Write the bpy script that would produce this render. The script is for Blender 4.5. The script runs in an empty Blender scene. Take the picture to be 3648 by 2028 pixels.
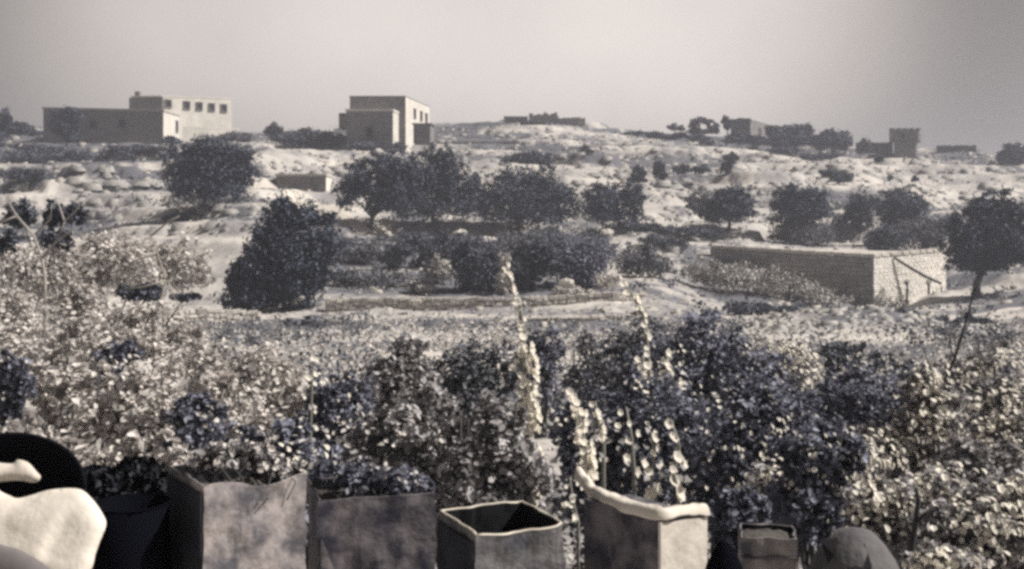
import bpy, math, random
import numpy as np
from mathutils import Vector, Matrix, Euler

random.seed(7)
RNG = np.random.default_rng(7)
SC = bpy.context.scene
COL = SC.collection

# ------------------------------------------------------------------ camera
F = 3912.0            # focal length in photo pixels (photo is 3648 wide)
CX, HY = 1824.0, 800.0  # column straight ahead, row at eye level
cam_d = bpy.data.cameras.new('camera')
cam = bpy.data.objects.new('camera', cam_d)
COL.objects.link(cam)
cam.location = (0, 0, 0)
cam.rotation_euler = (math.radians(90), 0, 0)
cam_d.sensor_width = 36.0
cam_d.lens = 36.0 * F / 3648.0
cam_d.shift_y = -(1014.0 - HY) / 3648.0
cam_d.clip_start = 0.044
cam_d.clip_end = 6000
SC.camera = cam

# ------------------------------------------------------------------ light
SUN_EL, SUN_AZ = 47.0, 3.0      # azimuth counted from +X (right of the picture) towards the back
world = bpy.data.worlds.new('World')
SC.world = world
world.use_nodes = True
wn, wl = world.node_tree.nodes, world.node_tree.links
wn.clear()
w_out = wn.new('ShaderNodeOutputWorld')
w_bg = wn.new('ShaderNodeBackground')
w_sky = wn.new('ShaderNodeTexSky')
w_sky.sky_type = 'NISHITA'
w_sky.sun_disc = False
w_sky.sun_elevation = math.radians(SUN_EL)
w_sky.sun_rotation = math.radians(90 - SUN_AZ)
w_sky.altitude = 700
w_sky.air_density = 1.0
w_sky.dust_density = 4.0
w_sky.ozone_density = 1.0
w_hs = wn.new('ShaderNodeHueSaturation')
w_hs.inputs['Saturation'].default_value = 0.12
w_tint = wn.new('ShaderNodeMixRGB')
w_tint.blend_type = 'MULTIPLY'
w_tint.inputs['Fac'].default_value = 1.0
w_tint.inputs['Color2'].default_value = (1.0, 0.89, 0.80, 1)
# glare patch painted into the sky above the hill, dimmer all round, fraying out with slow noise
w_tc = wn.new('ShaderNodeTexCoord')
w_dot = wn.new('ShaderNodeVectorMath'); w_dot.operation = 'DOT_PRODUCT'
_g = Vector((-0.05, 1.0, 0.20)).normalized()
w_dot.inputs[1].default_value = _g
w_mr = wn.new('ShaderNodeMapRange')
w_mr.interpolation_type = 'SMOOTHERSTEP'
w_mr.inputs['From Min'].default_value = 0.89
w_mr.inputs['From Max'].default_value = 1.0
w_mr.inputs['To Min'].default_value = 0.60
w_mr.inputs['To Max'].default_value = 3.0
w_nz = wn.new('ShaderNodeTexNoise')
w_nz.inputs['Scale'].default_value = 4.5
w_nz.inputs['Detail'].default_value = 4.0
w_nm = wn.new('ShaderNodeMapRange')
w_nm.inputs['To Min'].default_value = 0.76
w_nm.inputs['To Max'].default_value = 1.24
w_mul = wn.new('ShaderNodeMath'); w_mul.operation = 'MULTIPLY'
w_glare = wn.new('ShaderNodeMixRGB'); w_glare.blend_type = 'MULTIPLY'
w_glare.inputs['Fac'].default_value = 1.0
wl.new(w_sky.outputs['Color'], w_hs.inputs['Color'])
wl.new(w_hs.outputs['Color'], w_tint.inputs['Color1'])
wl.new(w_tc.outputs['Generated'], w_dot.inputs[0])
wl.new(w_dot.outputs['Value'], w_mr.inputs['Value'])
wl.new(w_tc.outputs['Generated'], w_nz.inputs['Vector'])
wl.new(w_nz.outputs['Fac'], w_nm.inputs['Value'])
wl.new(w_mr.outputs['Result'], w_mul.inputs[0])
wl.new(w_nm.outputs['Result'], w_mul.inputs[1])
wl.new(w_tint.outputs['Color'], w_glare.inputs['Color1'])
wl.new(w_mul.outputs['Value'], w_glare.inputs['Color2'])
wl.new(w_glare.outputs['Color'], w_bg.inputs['Color'])
w_bg.inputs['Strength'].default_value = 0.05
wl.new(w_bg.outputs['Background'], w_out.inputs['Surface'])

sun_d = bpy.data.lights.new('sun', 'SUN')
sun_d.energy = 5.0
sun_d.angle = math.radians(0.5)
sun_d.color = (1.0, 0.94, 0.86)
sun = bpy.data.objects.new('sun', sun_d)
COL.objects.link(sun)
_e, _a = math.radians(SUN_EL), math.radians(SUN_AZ)
SUN_DIR = Vector((math.cos(_e) * math.cos(_a), math.cos(_e) * math.sin(_a), math.sin(_e)))
sun.rotation_euler = SUN_DIR.to_track_quat('Z', 'Y').to_euler()
sun.location = SUN_DIR * 400

SC.view_settings.view_transform = 'Standard'
SC.view_settings.look = 'None'
SC.view_settings.exposure = 0.46
SC.view_settings.gamma = 1.0
SC.view_settings.use_curve_mapping = False
SC.cycles.filter_width = 3.3
SC.cycles.max_bounces = 6
SC.cycles.diffuse_bounces = 4
SC.cycles.use_denoising = False

# ------------------------------------------------------------------ helpers
WOFF = {}        # world offset of each object's origin


def P(u, v, d):
    return Vector((d * (u - CX) / F, d, d * (HY - v) / F))


def vnoise(x, y, seed=0):
    x = np.asarray(x, float); y = np.asarray(y, float)
    xi = np.floor(x).astype(np.int64); yi = np.floor(y).astype(np.int64)
    fx = x - xi; fy = y - yi
    fx = fx * fx * (3 - 2 * fx); fy = fy * fy * (3 - 2 * fy)

    def h(a, b):
        n = (a * 374761393 + b * 668265263 + seed * 1442695041) & 0xffffffff
        n = ((n ^ (n >> 13)) * 1274126177) & 0xffffffff
        n = n ^ (n >> 16)
        return (n & 0xffff) / 65535.0
    a = h(xi, yi); b = h(xi + 1, yi); c = h(xi, yi + 1); d = h(xi + 1, yi + 1)
    return (a * (1 - fx) + b * fx) * (1 - fy) + (c * (1 - fx) + d * fx) * fy


def fbm(x, y, oct=4, seed=0):
    s = 0; a = 1.0; t = 0
    for i in range(oct):
        s = s + a * vnoise(np.asarray(x) * 2 ** i, np.asarray(y) * 2 ** i, seed + i)
        t += a; a *= 0.5
    return s / t - 0.5


# -------- the lie of the land: photo row of the ground at each distance, for a few columns
NEAR = [(3, -2.35, 'z'), (8, -2.5, 'z'), (15, -2.75, 'z')]
GROUND = {
    -1500: [(25, 1270), (45, 1160), (60, 1060), (85, 880), (100, 760), (115, 640), (135, 560), (158, 520), (175, 500), (200, 495)],
    0:    [(25, 1270), (45, 1160), (60, 1060), (85, 870), (98, 760), (112, 625), (135, 560), (158, 505), (175, 470), (195, 468)],
    250:  [(25, 1270), (45, 1160), (60, 1060), (85, 850), (98, 745), (112, 610), (135, 555), (155, 508), (175, 470), (195, 470)],
    550:  [(25, 1270), (45, 1170), (60, 1080), (75, 900), (86, 790), (100, 700), (115, 610), (135, 550), (156, 505), (178, 475), (200, 480)],
    900:  [(25, 1260), (45, 1175), (57, 1115), (66, 960), (80, 800), (90, 690), (104, 640), (115, 560), (140, 510), (160, 480), (185, 470), (200, 475)],
    1150: [(25, 1260), (45, 1175), (55, 1125), (57, 1062), (70, 960), (86, 820), (96, 735), (108, 640), (118, 560), (138, 525), (155, 490), (180, 465), (200, 470)],
    1500: [(25, 1260), (45, 1175), (55, 1122), (57, 1062), (70, 965), (88, 830), (100, 740), (112, 640), (130, 560), (150, 510), (170, 465), (190, 438), (205, 440)],
    1950: [(25, 1260), (45, 1180), (55, 1128), (57.5, 1052), (72, 950), (90, 835), (102, 740), (115, 640), (132, 560), (155, 495), (175, 445), (188, 425), (200, 424)],
    2300: [(25, 1260), (45, 1180), (55, 1130), (58, 1050), (72, 955), (90, 838), (102, 745), (118, 650), (135, 570), (158, 510), (180, 475), (200, 468)],
    2600: [(25, 1260), (45, 1175), (58, 1122), (66, 1060), (74, 985), (82, 905), (96, 825), (108, 750), (122, 660), (140, 590), (160, 530), (178, 497), (200, 490)],
    2900: [(25, 1255), (45, 1160), (58, 1118), (68, 1090), (76, 1040), (84, 905), (95, 872), (108, 760), (125, 660), (142, 600), (160, 550), (178, 525), (200, 522)],
    3150: [(25, 1250), (45, 1165), (58, 1140), (69, 1108), (80, 1070), (88, 900), (97, 850), (108, 770), (126, 665), (142, 605), (160, 562), (178, 535), (200, 535)],
    3400: [(25, 1240), (45, 1180), (56, 1150), (68, 1105), (76, 1040), (88, 930), (100, 840), (112, 760), (128, 670), (142, 610), (160, 560), (178, 535), (200, 535)],
    3700: [(25, 1240), (45, 1180), (56, 1140), (68, 1060), (76, 1000), (88, 900), (100, 830), (112, 760), (128, 680), (145, 620), (160, 590), (178, 572), (200, 575)],
    5200: [(25, 1240), (45, 1180), (56, 1140), (68, 1060), (76, 1000), (88, 900), (100, 830), (112, 760), (128, 690), (145, 640), (160, 615), (178, 600), (200, 600)],
}
UG = np.array(sorted(GROUND))
DG = np.exp(np.linspace(math.log(1.0), math.log(1500.0), 420))
ZG = []
for uu in UG:
    d = [1.0] + [n[0] for n in NEAR] + [p[0] for p in GROUND[uu]]
    z = [-2.3] + [n[1] for n in NEAR] + [(HY - p[1]) * p[0] / F for p in GROUND[uu]]
    zl = z[-1]
    d += [250, 400, 1500]; z += [zl - 6, zl - 25, zl - 60]
    zz = np.interp(DG, d, z)
    for _ in range(2):
        zz[1:-1] = zz[1:-1] * 0.5 + (zz[:-2] + zz[2:]) * 0.25
    ZG.append(zz)
ZG = np.array(ZG)


BUMPS = [(3120, 41, .75, 2.4, 3.0), (2800, 44, .45, 1.8, 2.5), (330, 107, 2.2, 6.5, 4.0), (60, 100, 1.2, 4, 4), (2110, 127, 2.4, 3.6, 3.0), (2720, 122, 1.8, 6, 4),
         (1380, 126, 1.4, 4, 3), (2950, 140, 1.5, 5, 4), (650, 92, .8, 2.5, 2.5), (2450, 140, 1.4, 6, 3), (1700, 112, 1.0, 4, 2.5)]


def terrain(x, y, detail=True):
    x = np.atleast_1d(np.asarray(x, float)); y = np.atleast_1d(np.asarray(y, float))
    yy = np.maximum(y, 1.2)
    u = np.clip(CX + F * x / yy, UG[0], UG[-1])
    ui = np.clip(np.searchsorted(UG, u) - 1, 0, len(UG) - 2)
    fu = (u - UG[ui]) / (UG[ui + 1] - UG[ui])
    fu = fu * fu * (3 - 2 * fu)
    dd = np.clip(np.log(yy) / math.log(1500.0) * 419, 0, 418.999)
    di = dd.astype(int); fd = dd - di
    z = (ZG[ui, di] * (1 - fd) + ZG[ui, di + 1] * fd) * (1 - fu) + (ZG[ui + 1, di] * (1 - fd) + ZG[ui + 1, di + 1] * fd) * fu
    if detail:
        far = np.clip((y - 62) / 35, 0, 1)
        big = fbm(x / 14.0, y / 10.0, 4, 3)
        z = z + big * 1.9 * far
        for (bu, bd, bh, sx, sy) in BUMPS:
            bx_ = bd * (bu - CX) / F
            r2 = ((x - bx_) / sx) ** 2 + ((y - bd) / sy) ** 2
            z = z + bh * np.exp(-r2) * (1 + 0.5 * fbm(x / 1.6, y / 1.6, 3, 77))
        # stepped terraces: flat strips held by short banks
        hgt = 1.5
        ph = (z + fbm(x / 30.0, y / 30.0, 3, 9) * 2.2) / hgt
        fr = ph - np.floor(ph)
        st = np.clip((fr - 0.62) / 0.38, 0, 1)
        st = st * st * (3 - 2 * st)
        z = z + (st - fr) * hgt * 0.85 * far * np.clip((230 - y) / 40, 0, 1)
        z = z + fbm(x / 2.2, y / 2.2, 4, 5) * (0.10 + 0.42 * np.clip((y - 20) / 80, 0, 1))
        z = z + fbm(x / 0.5, y / 0.5, 2, 15) * (0.05 + 0.10 * np.clip((y - 20) / 80, 0, 1))
    return z


def ground(x, y):
    return float(terrain(x, y)[0])


def hit(u, v, d0=12.0, d1=260.0):
    """where the line of sight through photo pixel (u, v) first meets the ground"""
    ds = np.exp(np.linspace(math.log(d0), math.log(d1), 900))
    x = ds * (u - CX) / F
    zl = ds * (HY - v) / F
    t = terrain(x, ds)
    k = np.where(t >= zl)[0]
    d = ds[k[0]] if len(k) else d1
    return float(d)


# -------- materials
def nodes(m):
    m.use_nodes = True
    return m.node_tree.nodes, m.node_tree.links


def mat(name, col, rough=0.85, noise=0.0, scale=4.0, col2=None, detail=6.0, bump=0.0, bscale=None,
        spec=0.2, obj_rand=0.0, isl_rand=0.0, transl=0.0, lo=0.38, hi=0.62, metal=0.0, coords='Object'):
    m = bpy.data.materials.new(name)
    n, l = nodes(m)
    b = n['Principled BSDF']
    b.inputs['Roughness'].default_value = rough
    b.inputs['Specular IOR Level'].default_value = spec
    b.inputs['Metallic'].default_value = metal
    c4 = (col[0], col[1], col[2], 1)
    rgb = n.new('ShaderNodeRGB'); rgb.outputs[0].default_value = c4
    src = rgb.outputs[0]
    tc = n.new('ShaderNodeTexCoord')
    if col2 is not None:
        nz = n.new('ShaderNodeTexNoise')
        nz.inputs['Scale'].default_value = scale
        nz.inputs['Detail'].default_value = detail
        nz.inputs['Roughness'].default_value = 0.62
        l.new(tc.outputs[coords], nz.inputs['Vector'])
        mr = n.new('ShaderNodeMapRange')
        mr.inputs['From Min'].default_value = lo
        mr.inputs['From Max'].default_value = hi
        l.new(nz.outputs['Fac'], mr.inputs['Value'])
        mx = n.new('ShaderNodeMixRGB')
        l.new(mr.outputs['Result'], mx.inputs['Fac'])
        l.new(src, mx.inputs['Color1'])
        mx.inputs['Color2'].default_value = (col2[0], col2[1], col2[2], 1)
        src = mx.outputs['Color']
    for amt, kind in ((obj_rand, 'o'), (isl_rand, 'i')):
        if amt <= 0:
            continue
        if kind == 'o':
            oi = n.new('ShaderNodeObjectInfo'); r = oi.outputs['Random']
        else:
            ge = n.new('ShaderNodeNewGeometry'); r = ge.outputs['Random Per Island']
        mr = n.new('ShaderNodeMapRange')
        mr.inputs['To Min'].default_value = 1 - amt
        mr.inputs['To Max'].default_value = 1 + amt
        l.new(r, mr.inputs['Value'])
        mx = n.new('ShaderNodeMixRGB'); mx.blend_type = 'MULTIPLY'
        mx.inputs['Fac'].default_value = 1
        l.new(src, mx.inputs['Color1'])
        l.new(mr.outputs['Result'], mx.inputs['Color2'])
        src = mx.outputs['Color']
    l.new(src, b.inputs['Base Color'])
    if bump > 0:
        nz = n.new('ShaderNodeTexNoise')
        nz.inputs['Scale'].default_value = bscale or scale * 2
        nz.inputs['Detail'].default_value = 5
        l.new(tc.outputs[coords], nz.inputs['Vector'])
        bp = n.new('ShaderNodeBump')
        bp.inputs['Strength'].default_value = bump
        bp.inputs['Distance'].default_value = 0.05
        l.new(nz.outputs['Fac'], bp.inputs['Height'])
        l.new(bp.outputs['Normal'], b.inputs['Normal'])
    if transl > 0:
        tr = n.new('ShaderNodeBsdfTranslucent')
        l.new(src, tr.inputs['Color'])
        ms = n.new('ShaderNodeMixShader')
        ms.inputs['Fac'].default_value = transl
        l.new(b.outputs['BSDF'], ms.inputs[1])
        l.new(tr.outputs['BSDF'], ms.inputs[2])
        l.new(ms.outputs['Shader'], n['Material Output'].inputs['Surface'])
    return m


M = {}
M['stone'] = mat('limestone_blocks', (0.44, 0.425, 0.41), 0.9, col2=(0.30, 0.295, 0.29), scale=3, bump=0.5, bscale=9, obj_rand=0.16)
M['stone_far'] = mat('weathered_shade_limestone', (0.23, 0.222, 0.222), 0.9, col2=(0.15, 0.146, 0.15), scale=1.6, bump=0.6, bscale=5)  # darkened so the house fronts carry their shade in the colour
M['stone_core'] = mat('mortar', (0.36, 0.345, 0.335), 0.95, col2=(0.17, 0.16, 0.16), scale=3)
M['stone_sunlit'] = mat('sunlit_pale_stone', (0.82, 0.79, 0.73), 0.9, col2=(0.68, 0.65, 0.61), scale=3, bump=0.5, bscale=9, obj_rand=0.10)  # paler copy of the house stone, with the gable's sunlight painted in
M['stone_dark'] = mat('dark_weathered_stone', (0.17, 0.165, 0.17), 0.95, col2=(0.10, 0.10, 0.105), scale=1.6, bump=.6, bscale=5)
M['stone_shaded'] = mat('shade_darkened_blocks', (0.35, 0.335, 0.325), 0.9, col2=(0.22, 0.215, 0.21), scale=3, bump=0.5, bscale=9, obj_rand=0.2)  # darker copy of the house stone, with the front's shade painted in
M['coping'] = mat('pale_coping', (0.58, 0.55, 0.50), 0.9, col2=(0.46, 0.43, 0.40), scale=1.5, obj_rand=0.1)
M['roof'] = mat('earth_roof', (0.52, 0.49, 0.45), 0.95, col2=(0.40, 0.38, 0.35), scale=0.8)
M['plaster_and_lit_side'] = mat('plaster_and_sunlit_side', (0.68, 0.65, 0.60), 0.9, col2=(0.56, 0.54, 0.50), scale=0.7)  # plaster; also the sunlight painted onto side walls of stone houses
M['dark_void'] = mat('dark_opening', (0.02, 0.02, 0.025), 0.9)
M['wood'] = mat('dark_timber', (0.045, 0.045, 0.05), 0.8, col2=(0.08, 0.075, 0.075), scale=6)
M['rock'] = mat('pale_rock', (0.52, 0.49, 0.45), 0.9, col2=(0.34, 0.32, 0.30), scale=2.5, bump=0.6, obj_rand=0.15)
M['bark'] = mat('dark_bark', (0.05, 0.05, 0.055), 0.9, col2=(0.09, 0.09, 0.09), scale=8)
M['bark_pale'] = mat('pale_bark', (0.42, 0.39, 0.35), 0.85, col2=(0.28, 0.26, 0.25), scale=8)
M['leaf_dark'] = mat('dark_olive_leaves', (0.056, 0.070, 0.104), 0.7, isl_rand=0.5, spec=0.25)
M['leaf_far'] = mat('dark_scrub_leaves', (0.085, 0.095, 0.122), 0.8, isl_rand=0.4)
M['leaf_mid'] = mat('grey_leaves', (0.155, 0.160, 0.180), 0.75, isl_rand=0.45, transl=0.15)
M['leaf_blue'] = mat('dusky_leaves', (0.180, 0.188, 0.240), 0.7, isl_rand=0.7, spec=0.35, transl=0.25)
M['leaf_pale'] = mat('pale_dusty_leaves', (0.58, 0.55, 0.53), 0.7, isl_rand=0.40, spec=0.3, transl=0.28)
M['leaf_grass'] = mat('dry_grass', (0.36, 0.35, 0.34), 0.85, isl_rand=0.5)
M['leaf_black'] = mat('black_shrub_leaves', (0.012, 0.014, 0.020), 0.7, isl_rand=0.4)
M['petal'] = mat('white_petals', (0.86, 0.82, 0.74), 0.7, isl_rand=0.08, transl=0.35)
M['stem'] = mat('flower_stem', (0.22, 0.22, 0.20), 0.8)

# ------- hillside soil: pale limestone earth with grey scrub cover where the cover attribute says so
gm = bpy.data.materials.new('limestone_soil')
gn, gl = nodes(gm)
gb = gn['Principled BSDF']
gb.inputs['Roughness'].default_value = 0.95
gb.inputs['Specular IOR Level'].default_value = 0.1
g_tc = gn.new('ShaderNodeTexCoord')
g_at = gn.new('ShaderNodeAttribute'); g_at.attribute_name = 'cover'
g_n1 = gn.new('ShaderNodeTexNoise'); g_n1.inputs['Scale'].default_value = 0.9; g_n1.inputs['Detail'].default_value = 8; g_n1.inputs['Roughness'].default_value = 0.7
g_n2 = gn.new('ShaderNodeTexNoise'); g_n2.inputs['Scale'].default_value = 0.22; g_n2.inputs['Detail'].default_value = 5
g_n3 = gn.new('ShaderNodeTexNoise'); g_n3.inputs['Scale'].default_value = 5.0; g_n3.inputs['Detail'].default_value = 6
for q in (g_n1, g_n2, g_n3):
    gl.new(g_tc.outputs['Object'], q.inputs['Vector'])
g_soil = gn.new('ShaderNodeMixRGB')
g_soil.inputs['Color1'].default_value = (0.56, 0.53, 0.495, 1)
g_soil.inputs['Color2'].default_value = (0.28, 0.272, 0.275, 1)
g_m0 = gn.new('ShaderNodeMapRange'); g_m0.inputs['From Min'].default_value = 0.35; g_m0.inputs['From Max'].default_value = 0.65
gl.new(g_n2.outputs['Fac'], g_m0.inputs['Value'])
gl.new(g_m0.outputs['Result'], g_soil.inputs['Fac'])
g_add = gn.new('ShaderNodeMath'); g_add.operation = 'ADD'
gl.new(g_n1.outputs['Fac'], g_add.inputs[0])
gl.new(g_at.outputs['Fac'], g_add.inputs[1])
g_m1 = gn.new('ShaderNodeMapRange'); g_m1.inputs['From Min'].default_value = 0.88; g_m1.inputs['From Max'].default_value = 1.12
gl.new(g_add.outputs['Value'], g_m1.inputs['Value'])
g_mx = gn.new('ShaderNodeMixRGB')
gl.new(g_m1.outputs['Result'], g_mx.inputs['Fac'])
gl.new(g_soil.outputs['Color'], g_mx.inputs['Color1'])
g_mx.inputs['Color2'].default_value = (0.13, 0.132, 0.15, 1)
g_fm = gn.new('ShaderNodeMapRange'); g_fm.inputs['To Min'].default_value = 0.72; g_fm.inputs['To Max'].default_value = 1.28
gl.new(g_n3.outputs['Fac'], g_fm.inputs['Value'])
g_ml = gn.new('ShaderNodeMixRGB'); g_ml.blend_type = 'MULTIPLY'; g_ml.inputs['Fac'].default_value = 1
gl.new(g_mx.outputs['Color'], g_ml.inputs['Color1'])
gl.new(g_fm.outputs['Result'], g_ml.inputs['Color2'])
gl.new(g_ml.outputs['Color'], gb.inputs['Base Color'])
g_bp = gn.new('ShaderNodeBump'); g_bp.inputs['Strength'].default_value = 0.7; g_bp.inputs['Distance'].default_value = 0.12
gl.new(g_n1.outputs['Fac'], g_bp.inputs['Height'])
gl.new(g_bp.outputs['Normal'], gb.inputs['Normal'])
M['soil'] = gm


# -------- mesh building
class MB:
    def __init__(self):
        self.v = []; self.f = []

    def quad(self, a, b, c, d):
        i = len(self.v); self.v += [tuple(a), tuple(b), tuple(c), tuple(d)]; self.f.append((i, i + 1, i + 2, i + 3))

    def hexa(self, p):
        """8 corners: bottom ring then top ring, counter-clockwise seen from above"""
        i = len(self.v); self.v += [tuple(q) for q in p]
        for f in ((3, 2, 1, 0), (4, 5, 6, 7), (0, 1, 5, 4), (1, 2, 6, 5), (2, 3, 7, 6), (3, 0, 4, 7)):
            self.f.append(tuple(i + k for k in f))

    def box(self, c, s, rz=0.0):
        hx, hy, hz = s[0] / 2, s[1] / 2, s[2] / 2
        cs, sn = math.cos(rz), math.sin(rz)
        p = []
        for z in (-hz, hz):
            for x, y in ((-hx, -hy), (hx, -hy), (hx, hy), (-hx, hy)):
                p.append((c[0] + x * cs - y * sn, c[1] + x * sn + y * cs, c[2] + z))
        self.hexa(p)

    def prism(self, poly, z0, z1):
        """poly: list of (x, y) counter-clockwise; z0, z1 numbers or lists"""
        n = len(poly); i = len(self.v)
        z0 = [z0] * n if not isinstance(z0, (list, tuple)) else z0
        z1 = [z1] * n if not isinstance(z1, (list, tuple)) else z1
        self.v += [(p[0], p[1], z) for p, z in zip(poly, z0)] + [(p[0], p[1], z) for p, z in zip(poly, z1)]
        self.f.append(tuple(i + k for k in reversed(range(n))))
        self.f.append(tuple(i + n + k for k in range(n)))
        for k in range(n):
            j = (k + 1) % n
            self.f.append((i + k, i + j, i + n + j, i + n + k))

    def tube(self, pts, rad, ns=6):
        pts = [Vector(p) for p in pts]
        if not isinstance(rad, (list, tuple)):
            rad = [rad] * len(pts)
        i = len(self.v)
        up = Vector((0.31, 0.17, 0.93))
        for k, p in enumerate(pts):
            t = (pts[min(k + 1, len(pts) - 1)] - pts[max(k - 1, 0)])
            t = t.normalized() if t.length > 1e-9 else Vector((0, 0, 1))
            a = t.cross(up)
            if a.length < 0.1:
                a = t.cross(Vector((1, 0, 0)))
            a.normalize(); b = t.cross(a)
            for q in range(ns):
                th = 2 * math.pi * q / ns
                self.v.append(tuple(p + (a * math.cos(th) + b * math.sin(th)) * rad[k]))
        for k in range(len(pts) - 1):
            for q in range(ns):
                r = (q + 1) % ns
                self.f.append((i + k * ns + q, i + k * ns + r, i + (k + 1) * ns + r, i + (k + 1) * ns + q))
        self.f.append(tuple(i + q for q in reversed(range(ns))))
        self.f.append(tuple(i + (len(pts) - 1) * ns + q for q in range(ns)))

    def lathe(self, prof, c=(0, 0, 0), n=28, sx=1.0, sy=1.0, closed=False, jit=0.0):
        i = len(self.v)
        for r, z in prof:
            for q in range(n):
                th = 2 * math.pi * q / n
                w = 1 + jit * math.sin(3 * th + 5 * z) + jit * 0.6 * math.sin(7 * th)
                self.v.append((c[0] + r * w * sx * math.cos(th), c[1] + r * w * sy * math.sin(th), c[2] + z))
        for k in range(len(prof) - 1):
            for q in range(n):
                r_ = (q + 1) % n
                self.f.append((i + k * n + q, i + k * n + r_, i + (k + 1) * n + r_, i + (k + 1) * n + q))

    def build(self, name, m, parent=None, smooth=False, loc=None, kind=None):
        me = bpy.data.meshes.new(name)
        off = Vector((0, 0, 0))
        if parent is not None:
            off = WOFF[parent.name]
        base = Vector(loc) if loc is not None else off
        me.from_pydata([(a - base[0], b - base[1], c - base[2]) for a, b, c in self.v], [], self.f)
        me.materials.append(M[m] if isinstance(m, str) else m)
        if smooth:
            me.polygons.foreach_set('use_smooth', [True] * len(me.polygons))
        me.update()
        o = bpy.data.objects.new(name, me)
        COL.objects.link(o)
        if parent is not None:
            o.parent = parent
        o.location = base - off
        WOFF[o.name] = base.copy()
        if kind:
            o['kind'] = kind
        return o


def np_mesh(name, V, Fq, m, parent=None, kind=None, smooth=False):
    """V (n,3) world coordinates, Fq (k,3|4) indices"""
    off = np.array(WOFF[parent.name]) if parent is not None else np.zeros(3)
    me = bpy.data.meshes.new(name)
    k = Fq.shape[1]
    me.vertices.add(len(V)); me.vertices.foreach_set('co', (V - off).astype(np.float32).ravel())
    me.loops.add(Fq.size); me.loops.foreach_set('vertex_index', Fq.astype(np.int32).ravel())
    me.polygons.add(len(Fq))
    me.polygons.foreach_set('loop_start', np.arange(0, Fq.size, k, dtype=np.int32))
    me.polygons.foreach_set('loop_total', np.full(len(Fq), k, dtype=np.int32))
    if smooth:
        me.polygons.foreach_set('use_smooth', np.ones(len(Fq), bool))
    me.update(calc_edges=True)
    me.materials.append(M[m] if isinstance(m, str) else m)
    o = bpy.data.objects.new(name, me)
    COL.objects.link(o)
    if parent is not None:
        o.parent = parent
    WOFF[o.name] = Vector(off)
    if kind:
        o['kind'] = kind
    return o


def tag(o, label, cat, group=None):
    o['label'] = label; o['category'] = cat
    if group:
        o['group'] = group
    return o


def thing(name, label, cat, loc, group=None):
    o = bpy.data.objects.new(name, None)
    o.empty_display_size = 0.2
    COL.objects.link(o)
    o.location = loc
    WOFF[o.name] = Vector(loc)
    return tag(o, label, cat, group)


def piece(name, me, parent, loc, rot=(0, 0, 0), scale=(1, 1, 1)):
    o = bpy.data.objects.new(name, me)
    COL.objects.link(o)
    o.parent = parent
    o.location = Vector(loc) - WOFF[parent.name]
    o.rotation_euler = rot
    o.scale = scale
    return o


def leaf_cloud(pos, nrm, size, aspect=0.62, six=False, tipdrop=0.0):
    """leaf faces with a fold along the midrib: returns V, F"""
    n = len(pos)
    nrm = nrm / (np.linalg.norm(nrm, axis=1, keepdims=True) + 1e-9)
    r = RNG.normal(size=(n, 3)); r[:, 2] -= tipdrop
    t = np.cross(nrm, r); t /= (np.linalg.norm(t, axis=1, keepdims=True) + 1e-9)
    b = np.cross(nrm, t)
    s = size[:, None]
    fold = 0.22
    if not six:
        v0 = pos - t * s * 0.5
        v2 = pos + t * s * 0.5
        v1 = pos + b * s * aspect * 0.5 + nrm * s * fold * 0.4
        v3 = pos - b * s * aspect * 0.5 + nrm * s * fold * 0.4
        V = np.stack([v0, v1, v2, v3], 1).reshape(-1, 3)
        base = (np.arange(n) * 4)[:, None]
        Fq = np.concatenate([base + np.array([[0, 1, 2]]), base + np.array([[0, 2, 3]])], 1).reshape(-1, 3)
        return V, Fq
    w = aspect * 0.5
    pts = [(-0.5, 0, 0), (-0.22, w, fold * .4), (0.18, w * 0.85, fold * .4), (0.5, 0, -0.06), (0.18, -w * 0.85, fold * .4), (-0.22, -w, fold * .4)]
    V = np.stack([pos + t * s * p[0] + b * s * p[1] + nrm * s * p[2] for p in pts], 1).reshape(-1, 3)
    base = (np.arange(n) * 6)[:, None]
    Fq = np.concatenate([base + np.array([[0, 1, 2, 3]]), base + np.array([[0, 3, 4, 5]])], 1).reshape(-1, 4)
    return V, Fq


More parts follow.
